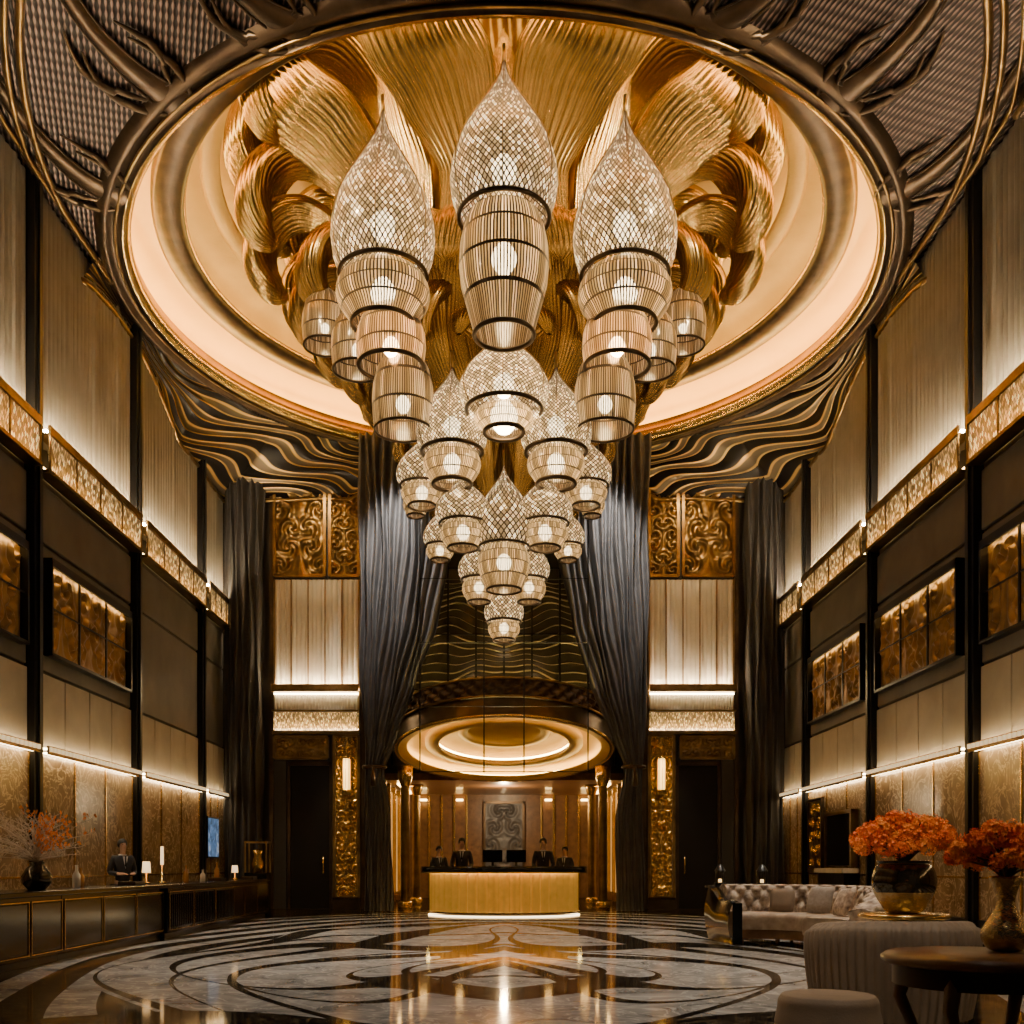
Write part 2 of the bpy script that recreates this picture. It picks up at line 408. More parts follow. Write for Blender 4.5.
# ------------------------------------------------------------ side walls
cols=[7.6,12.0,16.3,20.8,25.3]
bays=[(3.2,7.45),(7.75,11.85),(12.15,16.15),(16.45,20.65),(20.95,25.15),(25.45,27.45)]
def scroll_h(u,v,asp,seed):
    uu=abs(u-.5)*2
    n=max(2,int(asp*2.2)) if asp>=1 else 1
    h=0
    xs=[uu] if asp>=1 else [abs(((u*2/asp)%2)-1)]
    for x in xs:
        for k in range(n+1):
            cu=.5+.28*math.sin(k*2.1+seed);cv=(k+.5)/(n+1)
            dx=x-cu;dy=(v-cv)*max(asp,1)*2
            r=math.hypot(dx,dy);th=math.atan2(dy,dx)
            w=math.exp(-r*r*6)
            h+=w*math.sin(16*r-2*th*(1 if k%2 else -1)+seed)
    edge=min(1,min(u,1-u)*14/min(1,max(asp,.2)),min(v,1-v)*14*max(asp,1))
    return max(-.6,min(1,h*1.3))*edge
for s in(-1,1):
    for y in cols:
        mb=MB();mb.box(s*W,s*(W-.17),y-.15,y+.15,0,ZC);mb.box(s*(W-.17),s*(W-.21),y-.05,y+.05,0,ZC);trim(mb,BLACK)
    for bi,(a,b) in enumerate(bays):
        mb=MB();nf=int((b-a)/.16)
        mb.grid(lambda u,v:(s*(W-.02-.035*abs(math.sin(u*nf*PI))-(.03 if int(u*nf)%7==0 else 0)),lerp(a,b,u),lerp(8.0,12.15,v)),nf*4,1,False)
        trim(mb,UPANEL)
        mb=MB();mb.grid(lambda u,v:(s*(W-.26),lerp(a,b,u),lerp(7.55,8.14,v)),2,1,False);trim(mb,BAND)
        mb=MB();mb.box(s*(W-.05),s*(W-.29),a,b,7.49,7.55);mb.box(s*(W-.25),s*(W-.29),a,b,8.12,8.26);mb.box(s*(W-.05),s*(W-.27),a,b,8.11,8.14)  # last box: opaque shelf added to keep strip light off the band
        for k in range(5):
            yy=lerp(a+.02,b-.02,k/4);mb.box(s*(W-.25),s*(W-.28),yy-.015,yy+.015,7.5,8.2)
        trim(mb,GOLDD)
        mb=MB();mb.box(s*(W-.16),s*(W-.21),a+.02,b-.02,8.17,8.2);trim(mb,WARMU)
        mb=MB();mb.box(s*(W-.12),s*(W-.16),a+.02,b-.02,7.57,7.60);trim(mb,WARMD)
        mb=MB();mb.box(s*W,s*(W-.06),a+.03,b-.03,6.45,7.4);mb.box(s*W,s*(W-.05),a+.03,b-.03,4.35,6.4);trim(mb,GREYP,.02)
        mb=MB()
        for k in range(4):
            q0=lerp(a+.02,b-.02,k/4);q1=lerp(a+.02,b-.02,(k+1)/4);mb.box(s*W,s*(W-.07),q0+.015,q1-.015,3.05,4.3)
        trim(mb,CREAM,.015)
        mb=MB();mb.box(s*(W-.07),s*(W-.24),a,b,2.99,3.02);mb.box(s*(W-.23),s*(W-.26),a,b,2.95,3.09);trim(mb,GOLDD)
        mb=MB();n=int((b-a)/.14)
        for k in range(n):
            yy=a+(k+.5)*(b-a)/n;mb.box(s*(W-.255),s*(W-.28),yy-.045,yy+.045,3.0,3.07)
        trim(mb,BEAD)
        mb=MB();mb.box(s*(W-.14),s*(W-.19),a+.03,b-.03,3.03,3.06);trim(mb,WARMS)
        mb=MB();mb.box(s*(W-.15),s*(W-.2),a+.03,b-.03,2.965,2.985);trim(mb,WARMS)
        mb=MB()
        for k in range(3):
            q0=lerp(a+.02,b-.02,k/3);q1=lerp(a+.02,b-.02,(k+1)/3);mb.box(s*W,s*(W-.08),q0+.02,q1-.02,.3,3.0)
        trim(mb,TANM,.01)
        mb=MB();
        for k in range(4):
            q=lerp(a+.02,b-.02,k/3);mb.box(s*(W-.05),s*(W-.1),q-.02,q+.02,.3,2.95)
        mb.box(s*(W-.07),s*(W-.1),a,b,.95,.98)
        trim(mb,GOLD)
    mb=MB();mb.box(s*W,s*(W-.12),-3,YB,0,.3);o=mb.build('baseboard_'+('left' if s<0 else 'right'),BLACK);st(o)
AMBP=mat('amber_carved_bronze',(.38,.215,.07),.4,.6,(.16,.09,.032),2)
NGL=glow('niche_light',(1,.64,.22),30)
def niche(s,a,b,z0,z1,label,seed):
    E=empty('display_niche',(s*(W-.055),(a+b)/2,z0),label,'wall niche','amber lit carved niches')
    h=z1-z0;L=(b-a)/2
    mb=MB()
    mb.box(0,-s*.15,-L,L,0,.05);mb.box(0,-s*.15,-L,L,h-.05,h);mb.box(0,-s*.15,-L,-L+.05,0,h);mb.box(0,-s*.15,L-.05,L,0,h)
    mb.box(-s*.13,-s*.15,-L,L,h-.13,h-.04)
    mb.build('frame',BLACK,E)
    def hh(u,v):
        x=(u*3)%1.0
        return scroll_h(x,v,1.0,seed+int(u*3)*.9)
    p=MB();p.grid(lambda u,v:(-s*(.03+.055*hh(u,v)),lerp(-L+.06,L-.06,u),lerp(.07,h-.09,v)),132,54)
    p.build('carved_panel',AMBP,E)
    mb=MB()
    for k in (1,2): 
        y=lerp(-L,L,k/3);mb.box(-s*.085,-s*.11,y-.025,y+.025,.05,h-.05)
    mb.box(-s*.085,-s*.105,-L+.06,L-.06,h*.5-.012,h*.5+.012)
    mb.build('lattice_bars',BLACK,E)
    mb=MB();mb.box(-s*.10,-s*.125,-L+.1,L-.1,h-.09,h-.07);mb.build('strip_light',NGL,E)
niche(-1,16.7,20.3,4.6,6.2,'amber carved niche high on the left wall above the reception desk',1)
niche(-1,12.4,15.9,4.6,6.2,'carved niche high on the left wall, cut by the left edge of the photo',2)
niche(1,16.7,20.4,4.6,6.2,'large amber carved niche on the right wall between two black columns',3)
niche(1,21.2,24.9,4.6,6.2,'farthest amber carved niche on the right wall, toward the back corner',4)
niche(1,12.4,15.9,4.6,6.2,'amber carved niche high on the right wall, cut by the right edge of the photo',5)

# ------------------------------------------------------------ back wall wings
def relief(x0,x1,z0,z1,y,m,seed,d=.07,nu=44):
    if x0>x1:x0,x1=x1,x0
    mb=MB();asp=(z1-z0)/(x1-x0);nv=max(12,int(nu*asp))
    mb.grid(lambda u,v:(lerp(x0,x1,u),y-.05-d*scroll_h(u,v,asp,seed),lerp(z0,z1,v)),nu,min(nv,260))
    trim(mb,m)
    mb=MB();t=.04
    a,b=x0,x1
    mb.box(a-t,a+t,y-.1,y,z0,z1);mb.box(b-t,b+t,y-.1,y,z0,z1);mb.box(a,b,y-.1,y,z0-t,z0+t);mb.box(a,b,y-.1,y,z1-t,z1+t)
    trim(mb,GOLDD)
def fluted_x(x0,x1,z0,z1,y,m,w=.11,d=.03):
    mb=MB();n=max(2,int(abs(x1-x0)/w))
    mb.grid(lambda u,v:(lerp(x0,x1,u),y-.03-d*abs(math.sin(u*n*PI)),lerp(z0,z1,v)),n*5,1,False);trim(mb,m)
for s in(-1,1):
    relief(s*4.82,s*6.17,8.95,11.55,YB-.02,GOLDD,1.3)
    relief(s*3.9,s*4.68,8.95,11.55,YB-.02,GOLDD,2.6)
    fluted_x(s*3.9,s*6.17,5.9,8.85,YB-.02,WHITEP,.14)
    mb=MB()
    for k in range(6):
        x=lerp(3.9,6.17,k/5);mb.box(s*(x-.015),s*(x+.015),YB-.12,YB-.03,4.75,8.85)
    mb.box(s*3.88,s*6.2,YB-.34,YB-.3,5.82,6.0);mb.box(s*3.88,s*6.2,YB-.34,YB-.02,5.80,5.84);mb.box(s*3.88,s*6.2,YB-.3,YB-.1,5.28,5.32);mb.box(s*3.88,s*6.2,YB-.25,YB-.02,4.68,4.76)
    trim(mb,GOLDD)
    mb=MB();mb.box(s*3.9,s*6.15,YB-.24,YB-.20,5.86,5.885);trim(mb,WARMU)
    mb=MB();mb.box(s*3.9,s*6.15,YB-.12,YB-.06,4.8,4.84);mb.box(s*3.9,s*6.15,YB-.24,YB-.18,5.74,5.78);trim(mb,WARMS)
    fluted_x(s*3.9,s*6.17,5.32,5.78,YB-.1,CREAM,.08)
    mb=MB();mb.grid(lambda u,v:(lerp(s*3.9,s*6.17,u),YB-.2,lerp(4.78,5.27,v)),2,1,False);trim(mb,BAND)
    relief(s*4.75,s*6.17,4.05,4.62,YB-.02,GOLDD,3.7,.05,60)
    relief(s*3.9,s*4.55,.3,4.65,YB-.1,GOLD,4.4,.08,28)
    mb=MB();mb.box(s*3.85,s*4.6,YB-.2,YB,0,.3);mb.box(s*3.7,s*3.85,YB-.12,YB,0,11.6);mb.box(s*6.2,s*6.3,YB-.1,YB,0,11.6);trim(mb,BRONZE)
    o=MB().box(s*4.68,s*5.75,YB-.06,YB-.01,0,3.85).build('door_%d'%(1 if s<0 else 2),mat('door_black',(.010,.008,.007),.4,spec=.2),None,.01);st(o)
    mb=MB();mb.box(s*4.62,s*4.69,YB-.12,YB,0,3.95);mb.box(s*5.74,s*5.81,YB-.12,YB,0,3.95);mb.box(s*4.62,s*5.81,YB-.12,YB,3.85,3.95);mb.build('door_frame',BRONZE,o)
    mb=MB();mb.tube([(s*4.85,YB-.12,.95),(s*4.85,YB-.12,1.4)],.02,8);mb.build('door_handle',GOLD,o)
    mb=MB();mb.box(s*5.85,s*6.2,YB-.06,YB,0,4);trim(mb,DARKW)

# curtains
def curtain(name,xl,xr,y0,z0,z1,folds,amp,m,label,cat='curtain',tie=None,group=None):
    mid=(interp(xl,z0)+interp(xr,z0))/2
    E=empty(name,(mid,y0,z0),label,cat,group)
    mb=MB()
    def fn(u,v):
        z=lerp(z0,z1,v);a=interp(xl,z);b=interp(xr,z)
        wd=abs(b-a);A=min(amp,wd/folds*.9)
        ph=.5*math.sin(z*.45)+.25*math.sin(z*1.1+u*5)
        f=math.sin(2*PI*folds*u+ph);f=f*(.75+.25*math.sin(u*17+z*.3))
        bow=.25*math.sin(PI*u)*min(1,wd)
        return (lerp(a,b,u)-mid+.03*math.sin(z*1.7+u*20),-A*f-bow,z-z0)
    mb.grid(fn,folds*9,60);mb.build('drape',m,E)
    if tie:
        a=interp(xl,tie);b=interp(xr,tie);c=(a+b)/2-mid
        mb=MB();mb.ring(abs(b-a)/2+.03,tie-z0,.05,(c,-.1),32,8,1,.6);mb.tube([(c,-.35,tie-z0),(c,-.4,tie-z0-.5)],[.03,.07],8)
        mb.build('tie_back',BRONZE,E)
    return E
YC=25.9;kx=YC/27.1
for s,w in((-1,'left'),(1,'right')):
    xi=[(0,2.95),(2.4,2.98),(3.6,3.2),(4.4,2.85),(5.8,2.3),(7.3,1.78),(9.2,1.4),(12.2,1.2)]
    xo=[(0,3.72),(3.6,3.68),(6,3.82),(12.2,3.9)]
    curtain('drape_curtain',[(z,s*x*kx) for z,x in xo],[(z,s*x*kx) for z,x in xi],YC,0.01,12.1,12,.2,CURT,
        'tall charcoal velvet curtain swept back and tied, %s of the round canopy'%w,'curtain',3.65,'swept back curtains')
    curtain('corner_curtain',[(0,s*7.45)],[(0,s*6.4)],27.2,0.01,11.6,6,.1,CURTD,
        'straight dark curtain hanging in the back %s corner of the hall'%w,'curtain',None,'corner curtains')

# sconces
for s,w in((-1,'left'),(1,'right')):
    E=empty('wall_sconce',(s*4.2,YB-.24,3.1),'glowing amber wall sconce on the gold pilaster %s of the curtains'%w,'wall lamp','pilaster sconces')
    mb=MB();mb.box(-.12,.12,-.02,.04,-.05,1.0);mb.build('back_plate',GOLD,E,.01)
    mb=MB();mb.lathe([(.001,.05),(.09,.05),(.09,.9),(.001,.9)],16,(0,-.12,0));mb.build('shade',glow('sconce_glow',(1,.58,.12),4.5),E)
    mb=MB()
    for z in(.02,.9):mb.lathe([(.001,z),(.12,z),(.12,z+.06),(.001,z+.06)],16,(0,-.12,0))
    for k in range(8): mb.tube([(.1*math.cos(k*PI/4),-.12+.1*math.sin(k*PI/4),.05),(.1*math.cos(k*PI/4),-.12+.1*math.sin(k*PI/4),.92)],.008,4)
    mb.build('cage',GOLD,E)

# ------------------------------------------------------------ vestibule + mezzanine
mb=MB();mb.box(-3.8,3.8,31.2,31.4,3.9,12.4);trim(mb,mat('dark_glass',(.05,.042,.034),.08,0,(.08,.065,.05),1,spec=1.0))
mb=MB()
for k in range(20):
    z0=5.6+k*.22
    pts=[]
    for i in range(70):
        x=lerp(-3.7,3.7,i/69);pts.append((x,31.1-.03*math.sin(x*2+k),z0+.26*math.sin(abs(x)*1.7+k*.14)*math.sin(k*.3+.5)+.05*math.sin(abs(x)*5+k*.5)))
    mb.tube(pts,.018+.009*math.sin(k*1.3),5)
trim(mb,mat('champagne_inlay',(.70,.58,.40),.3,.9,(.46,.36,.23),3))
mb=MB()
for k in range(-4,5): mb.box(k*.85-.03,k*.85+.03,31.0,31.06,4.2,12.2)
for z in (6.2,8.2,10.2): mb.box(-3.65,3.65,31.0,31.05,z-.02,z+.02)
trim(mb,BLACK)
mb=MB()
for s in(-1,1): mb.box(s*3.65,s*3.9,YB+.3,31.2,0,12.4)
trim(mb,DARKW)
mb=MB();mb.box(-3.7,3.7,30.8,37,3.74,3.95);trim(mb,WOOD)
mb=MB();mb.box(-3.7,3.7,37,37.2,0,3.9)
for s in(-1,1): mb.box(s*3.65,s*3.9,31.2,37,0,3.9)
trim(mb,WOOD)
mb=MB()
for k in range(-7,8):
    if abs(k)<3: continue
    x=k*.45;mb.box(x-.03,x+.03,36.9,37,0,3.7)
for s in(-1,1):
    for y in(28.3,29.3,30.3,31.5,33,34.5,36): mb.box(s*3.65,s*3.5,y-.06,y+.06,0,3.7)
trim(mb,GOLD)
mb=MB()
for s in(-1,1):
    for y0,y1 in((31.7,32.8),(33.2,34.3),(34.7,35.8)): mb.box(s*3.63,s*3.58,y0,y1,.3,3.5)
trim(mb,mat('amber_glass_bay',(.5,.28,.09),.25,0,(.35,.18,.05),3,es=.45,ec=(1,.52,.15)))
mb=MB()
for s in(-1,1):
    for x in(1.6,2.9): mb.box(s*(x-.12),s*(x+.12),36.7,36.84,3.5,3.56)
    for y in (32,35): mb.box(s*3.2,s*3.3,y-.5,y+.5,3.66,3.72)
trim(mb,WARMD)
E=empty('wall_art',(0,36.8,.95),'tall dark grey carved art panel on the back wall behind the round counter','wall art')
mb=MB();mb.grid(lambda u,v:(lerp(-.66,.66,u),-.06-.05*scroll_h(u,v,1.7,5.1),lerp(.1,2.45,v)),50,84);mb.build('carved_panel',mat('grey_relief',(.10,.10,.11),.45,.3),E)
mb=MB();mb.box(-.74,-.66,-.1,.05,.02,2.53);mb.box(.66,.74,-.1,.05,.02,2.53);mb.box(-.74,.74,-.1,.05,.02,.1);mb.box(-.74,.74,-.1,.05,2.45,2.53);mb.build('frame',BRONZE,E)
for s in(-1,1):
    for k,(x,y) in enumerate(((2.75,28.4),(2.75,32.0))):
        E=empty('slim_column',(s*x,y,0),'slim bronze and gold column, %s %s under the canopy'%(('front','rear')[k],('left','right')[s>0]),'column','canopy columns')
        hh=3.95 if k==0 else 3.72
        mb=MB();mb.lathe([(.001,0),(.2,0),(.2,.12),(.13,.18),(.001,.18)],20);mb.build('base',GOLD,E)
        mb=MB();mb.lathe([(.11,.18),(.11,3.4)],48,flute=.12,fn=16);mb.build('shaft',GOLDD,E)
        mb=MB();mb.lathe([(.11,3.35),(.14,3.4),(.2,3.6),(.22,hh-.02),(.001,hh-.02)],20);mb.build('capital',GOLD,E)
# canopy (tilted drum)
E=empty('round_canopy',(0,27.8,4.25),'round canopy with glowing oval light rings above the back counter','canopy')
E.rotation_euler=(-.19,0,0)
Rm=2.95
mb=MB();mb.lathe([(Rm-.08,0),(Rm,0),(Rm+.02,.06),(Rm,.1),(Rm-.04,.5)],96);mb.build('bronze_band',BRONZE,E)
mb=MB();mb.grid(lambda u,v:((Rm+.07*math.sin(u*2*PI*48)*math.sin(v*PI*3))*math.cos(2*PI*u),(Rm+.07*math.sin(u*2*PI*48)*math.sin(v*PI*3))*math.sin(2*PI*u),lerp(.52,.97,v)),480,12,True,True);mb.build('ornament_frieze',BRONZE,E)
mb=MB();mb.ring(Rm+.03,.52,.025,n=96);mb.build('lower_moulding',GOLDD,E)
mb=MB();mb.ring(Rm+.03,.99,.03,n=96);mb.build('upper_moulding',GOLDD,E)
mb=MB();mb.ring(Rm,.02,.035,n=96);mb.build('rim_moulding',GOLD,E)
mb=MB();mb.lathe([(Rm-.08,0),(Rm-.12,.03),(Rm-.30,.05),(Rm-.32,.10)],96);mb.build('rim_lip',PLATE,E)
mb=MB();mb.lathe([(Rm-.06,.12),(Rm-.06,.3),(2.0,.36)],96);mb.build('outer_cove',COVE,E)
mb=MB();mb.lathe([(2.15,.34),(2.15,.20),(1.8,.16),(1.76,.2),(1.88,.4)],96);mb.build('inner_ring',PLATE,E)
mb=MB();mb.lathe([(1.95,.34),(1.9,.56),(1.5,.66),(1.2,.66)],96);mb.build('gold_centre',PLATE,E)
mb=MB();mb.lathe([(1.25,.66),(1.25,.52),(1.05,.50),(1.0,.56),(1.05,.74),(.001,.76)],96);mb.build('innermost_ring',PLATE,E)
mb=MB();mb.ring(Rm-.18,.12,.03,n=96);mb.build('outer_ring_light',WARM,E)
mb=MB();mb.ring(1.86,.36,.03,n=96);mb.build('inner_ring_light',WARM,E)
mb=MB();mb.ring(1.1,.62,.02,n=72);mb.build('innermost_ring_light',WARM,E)
mb=MB();mb.lathe([(.001,.9),(Rm-.1,.9)],64);mb.build('top_deck',BRONZE,E)
mb=MB();mb.ring(2.5,.96,.03,n=72);mb.build('added_uplight',WARM,E)  # hidden glowing ring added to brighten the wave wall behind
mb=MB()
for px in(420,484,524,588): mb.box(PX(px,24)-.016,PX(px,24)+.016,23.99,24.02,3.35,12.2)
for z in(3.36,4.9,6.4,7.9): mb.box(PX(420,24),PX(588,24),23.99,24.02,z,z+.02)
o=mb.build('glass_screen_frame',BLACK);tag(o,'thin dark hanging frame lines in front of the round canopy','hanging frame')

# ------------------------------------------------------------ chandelier
CX,CYH=0,18.5;ZB=5.25
CH=empty('chandelier',(CX,CYH,ZB),'giant gold and crystal cascading chandelier hung from the round ceiling recess','chandelier')
def rel(z): return z-ZB
mb=MB()
core=[(.05,6.0),(.2,6.3),(.35,7.0),(.5,7.9),(.75,8.8),(1.1,9.8),(1.5,10.8),(1.9,11.8),(2.0,12.8),(2.1,13.6),(2.5,14.54)]
cp=catmull(core,40)
mb.grid(lambda u,v:((lambda r,z:(r*(1+.04*math.sin(u*2*PI*50+2.2*math.sin(z*1.3)))*math.cos(2*PI*u),r*(1+.04*math.sin(u*2*PI*50+2.2*math.sin(z*1.3)))*math.sin(2*PI*u),rel(z)))(*cp[int(round(v*40))])),400,40,True,True)
mb.build('ribbed_core',GOLDD,CH)
def horn_mesh(spine,wide,thick,ridges,amp,sway,nv=56):
    # closed, longitudinally ridged plume: elliptical section swept along a curling spine
    sp=catmull(spine,nv);mb=MB();nu=ridges*5
    def fn(u,v):
        j=int(round(v*nv));r,z=sp[j]
        a=sp[max(0,j-1)];b=sp[min(nv,j+1)];dr,dz=b[0]-a[0],b[1]-a[1];L=math.hypot(dr,dz) or 1
        nr,nz=dz/L,-dr/L
        th=u*2*PI
        # ridges evenly spaced across the width: sharp grooves between rounded ribs
        k=1-amp*(1-abs(math.sin(th*ridges/2)))**2
        w=interp(wide,v);h=interp(thick,v)*k
        c,s_=math.cos(th),math.sin(th)
        return (r+nr*h*s_,w*c*(1-.3*amp*(1-k))+interp(sway,v),rel(z)+nz*h*s_)
    mb.grid(fn,nu,nv,True,True)
    return mb
def ringof(name,mb,m,angles):
    base=None
    for i,a in enumerate(angles):
        if base is None: base=mb.build(name,m,CH);o=base
        else:
            o=base.copy();col.objects.link(o)
        d=((a+90)+180)%360-180
        o.rotation_euler=(0,0,a*PI/180)
        o.scale=(1,(1 if d>0 else -1) if abs(d)>1 else 1,1)
def circ(n,off=0): return [(-90+off+360*k/n) for k in range(n)]
def away(a,lim):
    d=abs(((a+90)+180)%360-180);return d>lim
def tier(rc,z0,s,n,off,lim,ridges):
    P=[(-1.85,-.6),(-1.6,.35),(-1.15,1.15),(-.5,1.65),(.15,1.72),(.62,1.42),(.72,.95),(.50,.58),(.22,.48)]
    P=[(rc+a*s,z0+b*s) for a,b in P]
    Wd=[(0,.10),(.2,.26),(.42,.46),(.6,.58),(.75,.56),(.87,.42),(.95,.24),(1,.04)]
    Th=[(0,.08),(.2,.16),(.42,.24),(.6,.32),(.75,.34),(.87,.28),(.95,.16),(1,.03)]
    Sw=[(0,0),(.2,-.34),(.42,-.32),(.62,-.02),(.82,.28),(1,.42)]
    ringof('scroll_petal',horn_mesh(P,[(k,w*s) for k,w in Wd],[(k,w*s) for k,w in Th],ridges,.20,[(k,w*s) for k,w in Sw]),GOLDP,[a for a in circ(n,off) if away(a,lim)])
tier(3.85,12.35,1.00,17,10.6,34,26)
tier(3.8,11.25,.90,16,0,46,24)
tier(3.05,10.2,.76,15,12,46,22)
tier(2.3,9.3,.60,13,0,20,18)
tier(1.55,8.25,.46,10,18,0,16)
tier(1.0,7.2,.34,8,0,0,14)
# long flowing ribbons rising between the lanterns
fs=[(0,0),(.18,.34),(.36,.08),(.54,-.26),(.74,-.16),(1,.16)]
fl=[(1.2,8.3),(1.9,9.3),(2.35,10.2),(2.6,11.0),(2.85,11.7),(3.25,12.25),(3.75,12.65),(4.3,12.95),(4.75,13.3)]
ringof('flame_petal',horn_mesh(fl,[(0,.06),(.12,.28),(.25,.36),(.38,.24),(.52,.40),(.68,.74),(.82,.90),(.93,.84),(1,.5)],[(0,.05),(.25,.16),(.5,.2),(.7,.26),(.85,.24),(1,.06)],34,.22,fs,64),GOLDP,[-90-16.5,-90+16.5,-90-50,-90+50])
fl2=[(1.5,8.9),(2.3,9.7),(2.6,10.6),(2.75,11.4),(2.95,12.1),(3.25,12.7),(3.7,13.3)]
ringof('flame_petal',horn_mesh(fl2,[(0,.1),(.25,.42),(.45,.36),(.65,.44),(.85,.28),(1,.02)],[(0,.08),(.5,.2),(.8,.16),(1,.02)],26,.22,[(0,0),(1,0)],44),GOLDP,[-90,-90-31,-90+31])
fl4=[(1.0,8.4),(1.7,9.2),(2.1,10.0),(2.5,10.6),(3.0,10.95),(3.35,10.8),(3.4,10.45),(3.2,10.3)]
ringof('flame_petal',horn_mesh(fl4,[(0,.04),(.3,.26),(.5,.24),(.7,.40),(.88,.34),(1,.04)],[(0,.03),(.4,.16),(.7,.22),(1,.03)],22,.22,[(0,0),(.3,.22),(.6,-.12),(1,.2)],44),GOLDP,[-90-12,-90+12,-90-24,-90+24,-90-40,-90+40])
fl3=[(.6,7.0),(1.0,7.8),(1.25,8.5),(1.5,9.2),(1.9,9.8),(2.3,9.9),(2.4,9.6)]
ringof('flame_petal',horn_mesh(fl3,[(0,.04),(.3,.26),(.5,.20),(.75,.34),(1,.04)],[(0,.03),(.4,.14),(.75,.2),(1,.03)],20,.22,[(0,0),(.3,.16),(.6,-.12),(1,.14)],40),GOLDP,[-90-14,-90+14,-90-40,-90+40,-90-70,-90+70,60,90,120])

TD=[(0,.01),(.06,.05),(.14,.15),(.24,.33),(.34,.52),(.45,.72),(.56,.88),(.68,.98),(.78,1),(.88,.96),(1,.84)]
LO=[(0,.80),(.1,.9),(.25,.98),(.42,1),(.6,.95),(.8,.80),(1,.66)]
CUP=[(0,.08),(.06,.35),(.15,.62),(.3,.85),(.5,.97),(.7,1),(.85,.97),(1,.92)]
def lantern(X,Y,zt,zm,zb,w,w2,bulb=1,kind='tear'):
    x,y=X-CX,Y-CYH
    h=zt-zm;prof=TD if kind=='tear' else CUP
    big=w>1.0
    mb=MB();mb.lathe([(w/2*f,h*(1-t)) for t,f in prof],40 if big else 24)
    L=mb.build('lantern',(CRY if big else CRYS) if kind=='tear' else SLAT,CH,loc=(x,y,rel(zm)))
    zb_=zm-zb
    if kind=='tear' and zb_>.02:
        mb=MB();mb.lathe([(w2/2*f,-zb_*t) for t,f in LO],32);mb.build('lower_shade',SLAT,L)
        R0=w2/2*.66
    else: R0=w/2*(.84 if kind=='tear' else .92);zb_=0
    k=.026 if big else .016
    mb=MB();mb.ring(w/2*(.84 if kind=='tear' else .92),0,k*1.3,n=36);mb.build('metal_ring',BRONZE,L)
    if zb_:
        mb=MB();mb.ring(R0,-zb_,k*1.3,n=36);mb.build('metal_ring',BRONZE,L)
    if kind=='tear':
        mb=MB()
        for q in range(6 if big else 4):
            a=q*2*PI/(6 if big else 4)+.5
            mb.tube([(w/2*(f+.015)*math.cos(a),w/2*(f+.015)*math.sin(a),h*(1-t)) for t,f in TD],k*.4,4)
        mb.tube([(0,0,h),(0,0,h+.25)],k,5)
        mb.build('rib_cage',GOLDD,L)
    if bulb:
        mb=MB();mb.sphere((0,0,-zb_*.35+(.3*h if zb_==0 else 0)),w*.12*bulb,8,6,1.2);mb.build('bulb',BULB,L)
        if big:
            mb=MB();mb.sphere((0,0,h*.3),w*.12,8,6,1.2);mb.build('bulb',BULB,L)
    return L
def lan(px,yt,ym,yb,w,w2,Y,**k):
    sc=Y/F
    for s in((-1,1) if px!=504 else (1,)):
        lantern(s*abs(PX(px,Y)),Y,PZ(yt,Y),PZ(ym,Y),PZ(yb,Y),w*sc,w2*sc,**k)
lan(504,62,218,335,108,90,14.1)
lan(383,112,276,324,104,94,14.9)
lan(391,302,366,366,70,70,15.1,kind='cup')
lan(403,345,430,430,62,62,15.5,kind='cup')
lan(358,306,370,370,54,54,16.0,kind='cup')
lan(504,328,410,432,90,60,15.2,bulb=1.3)
lan(452,368,452,484,72,58,15.8)
lan(422,436,486,506,52,42,16.6)
lan(463,474,524,548,56,46,16.3)
lan(504,466,548,590,62,52,16.4)
lan(479,536,580,602,42,34,17.1)
lan(440,508,546,560,34,28,17.3)
lan(504,580,622,640,40,32,17.8)
lan(325,288,346,346,46,46,17.0,kind='cup',bulb=.8)
for ang,r,zt,h,w in((90,3.7,12,3.2,1.4),(45,3.6,12.4,2.0,1.2),(135,3.6,12.4,2.0,1.2),(60,2.5,9.8,1.2,.8),(120,2.5,9.8,1.2,.8),(90,1.8,8.2,1.4,.8),(90,.9,6.9,1,.6),(0,1.6,8.4,.9,.55),(180,1.6,8.4,.9,.55)):
    a=ang*PI/180;lantern(r*math.cos(a),CYH+r*math.sin(a),zt,zt-h*.65,zt-h,w,w*.85)

# ------------------------------------------------------------ round reception counter
E=empty('round_counter',(0,24.0,0),'round gold fluted reception counter with black top in the hall centre','reception counter')
a_,b_=1.75,1.25
mb=MB();mb.grid(lambda u,v:((a_-.10*abs(math.sin(u*PI*46)))*math.cos(2*PI*u),(b_-.10*abs(math.sin(u*PI*46)))*math.sin(2*PI*u),lerp(.1,1.0,v)),644,1,True,True);mb.build('fluted_front',mat('glowing_counter_gold',(.80,.43,.09),.3,.9,(.62,.32,.055),3,es=.22,ec=(1,.50,.07)),E)  # weak amber emission put into the gold so the flutes look lit
mb=MB();mb.lathe([(1,.0),(1,.03)],72,sx=a_+.03,sy=b_+.03);mb.build('base_light',glow('base_glow',(1,.76,.42),7),E)
mb=MB();mb.lathe([(1,.06),(1.0,.10)],72,sx=a_+.04,sy=b_+.04);mb.build('gold_plinth',GOLD,E)
mb=MB();mb.ring(1,1.035,.02,n=72,sx=a_+.07,sy=b_+.07);mb.build('under_top_light',WARM,E)
mb=MB();mb.lathe([(.8,1.06),(1.10,1.06),(1.10,1.0),(1.11,1.0),(1.11,1.14),(.8,1.14),(.8,1.06)],72,sx=a_,sy=b_);mb.build('counter_top',BLK,E)
mb=MB();mb.ring(1,1.0,.014,n=72,sx=a_*1.11,sy=b_*1.11);mb.build('gold_lip',GOLD,E)
mb=MB();mb.lathe([(.82,0),(.82,1.06)],72,sx=a_,sy=b_);mb.build('inner_wall',WOOD,E)
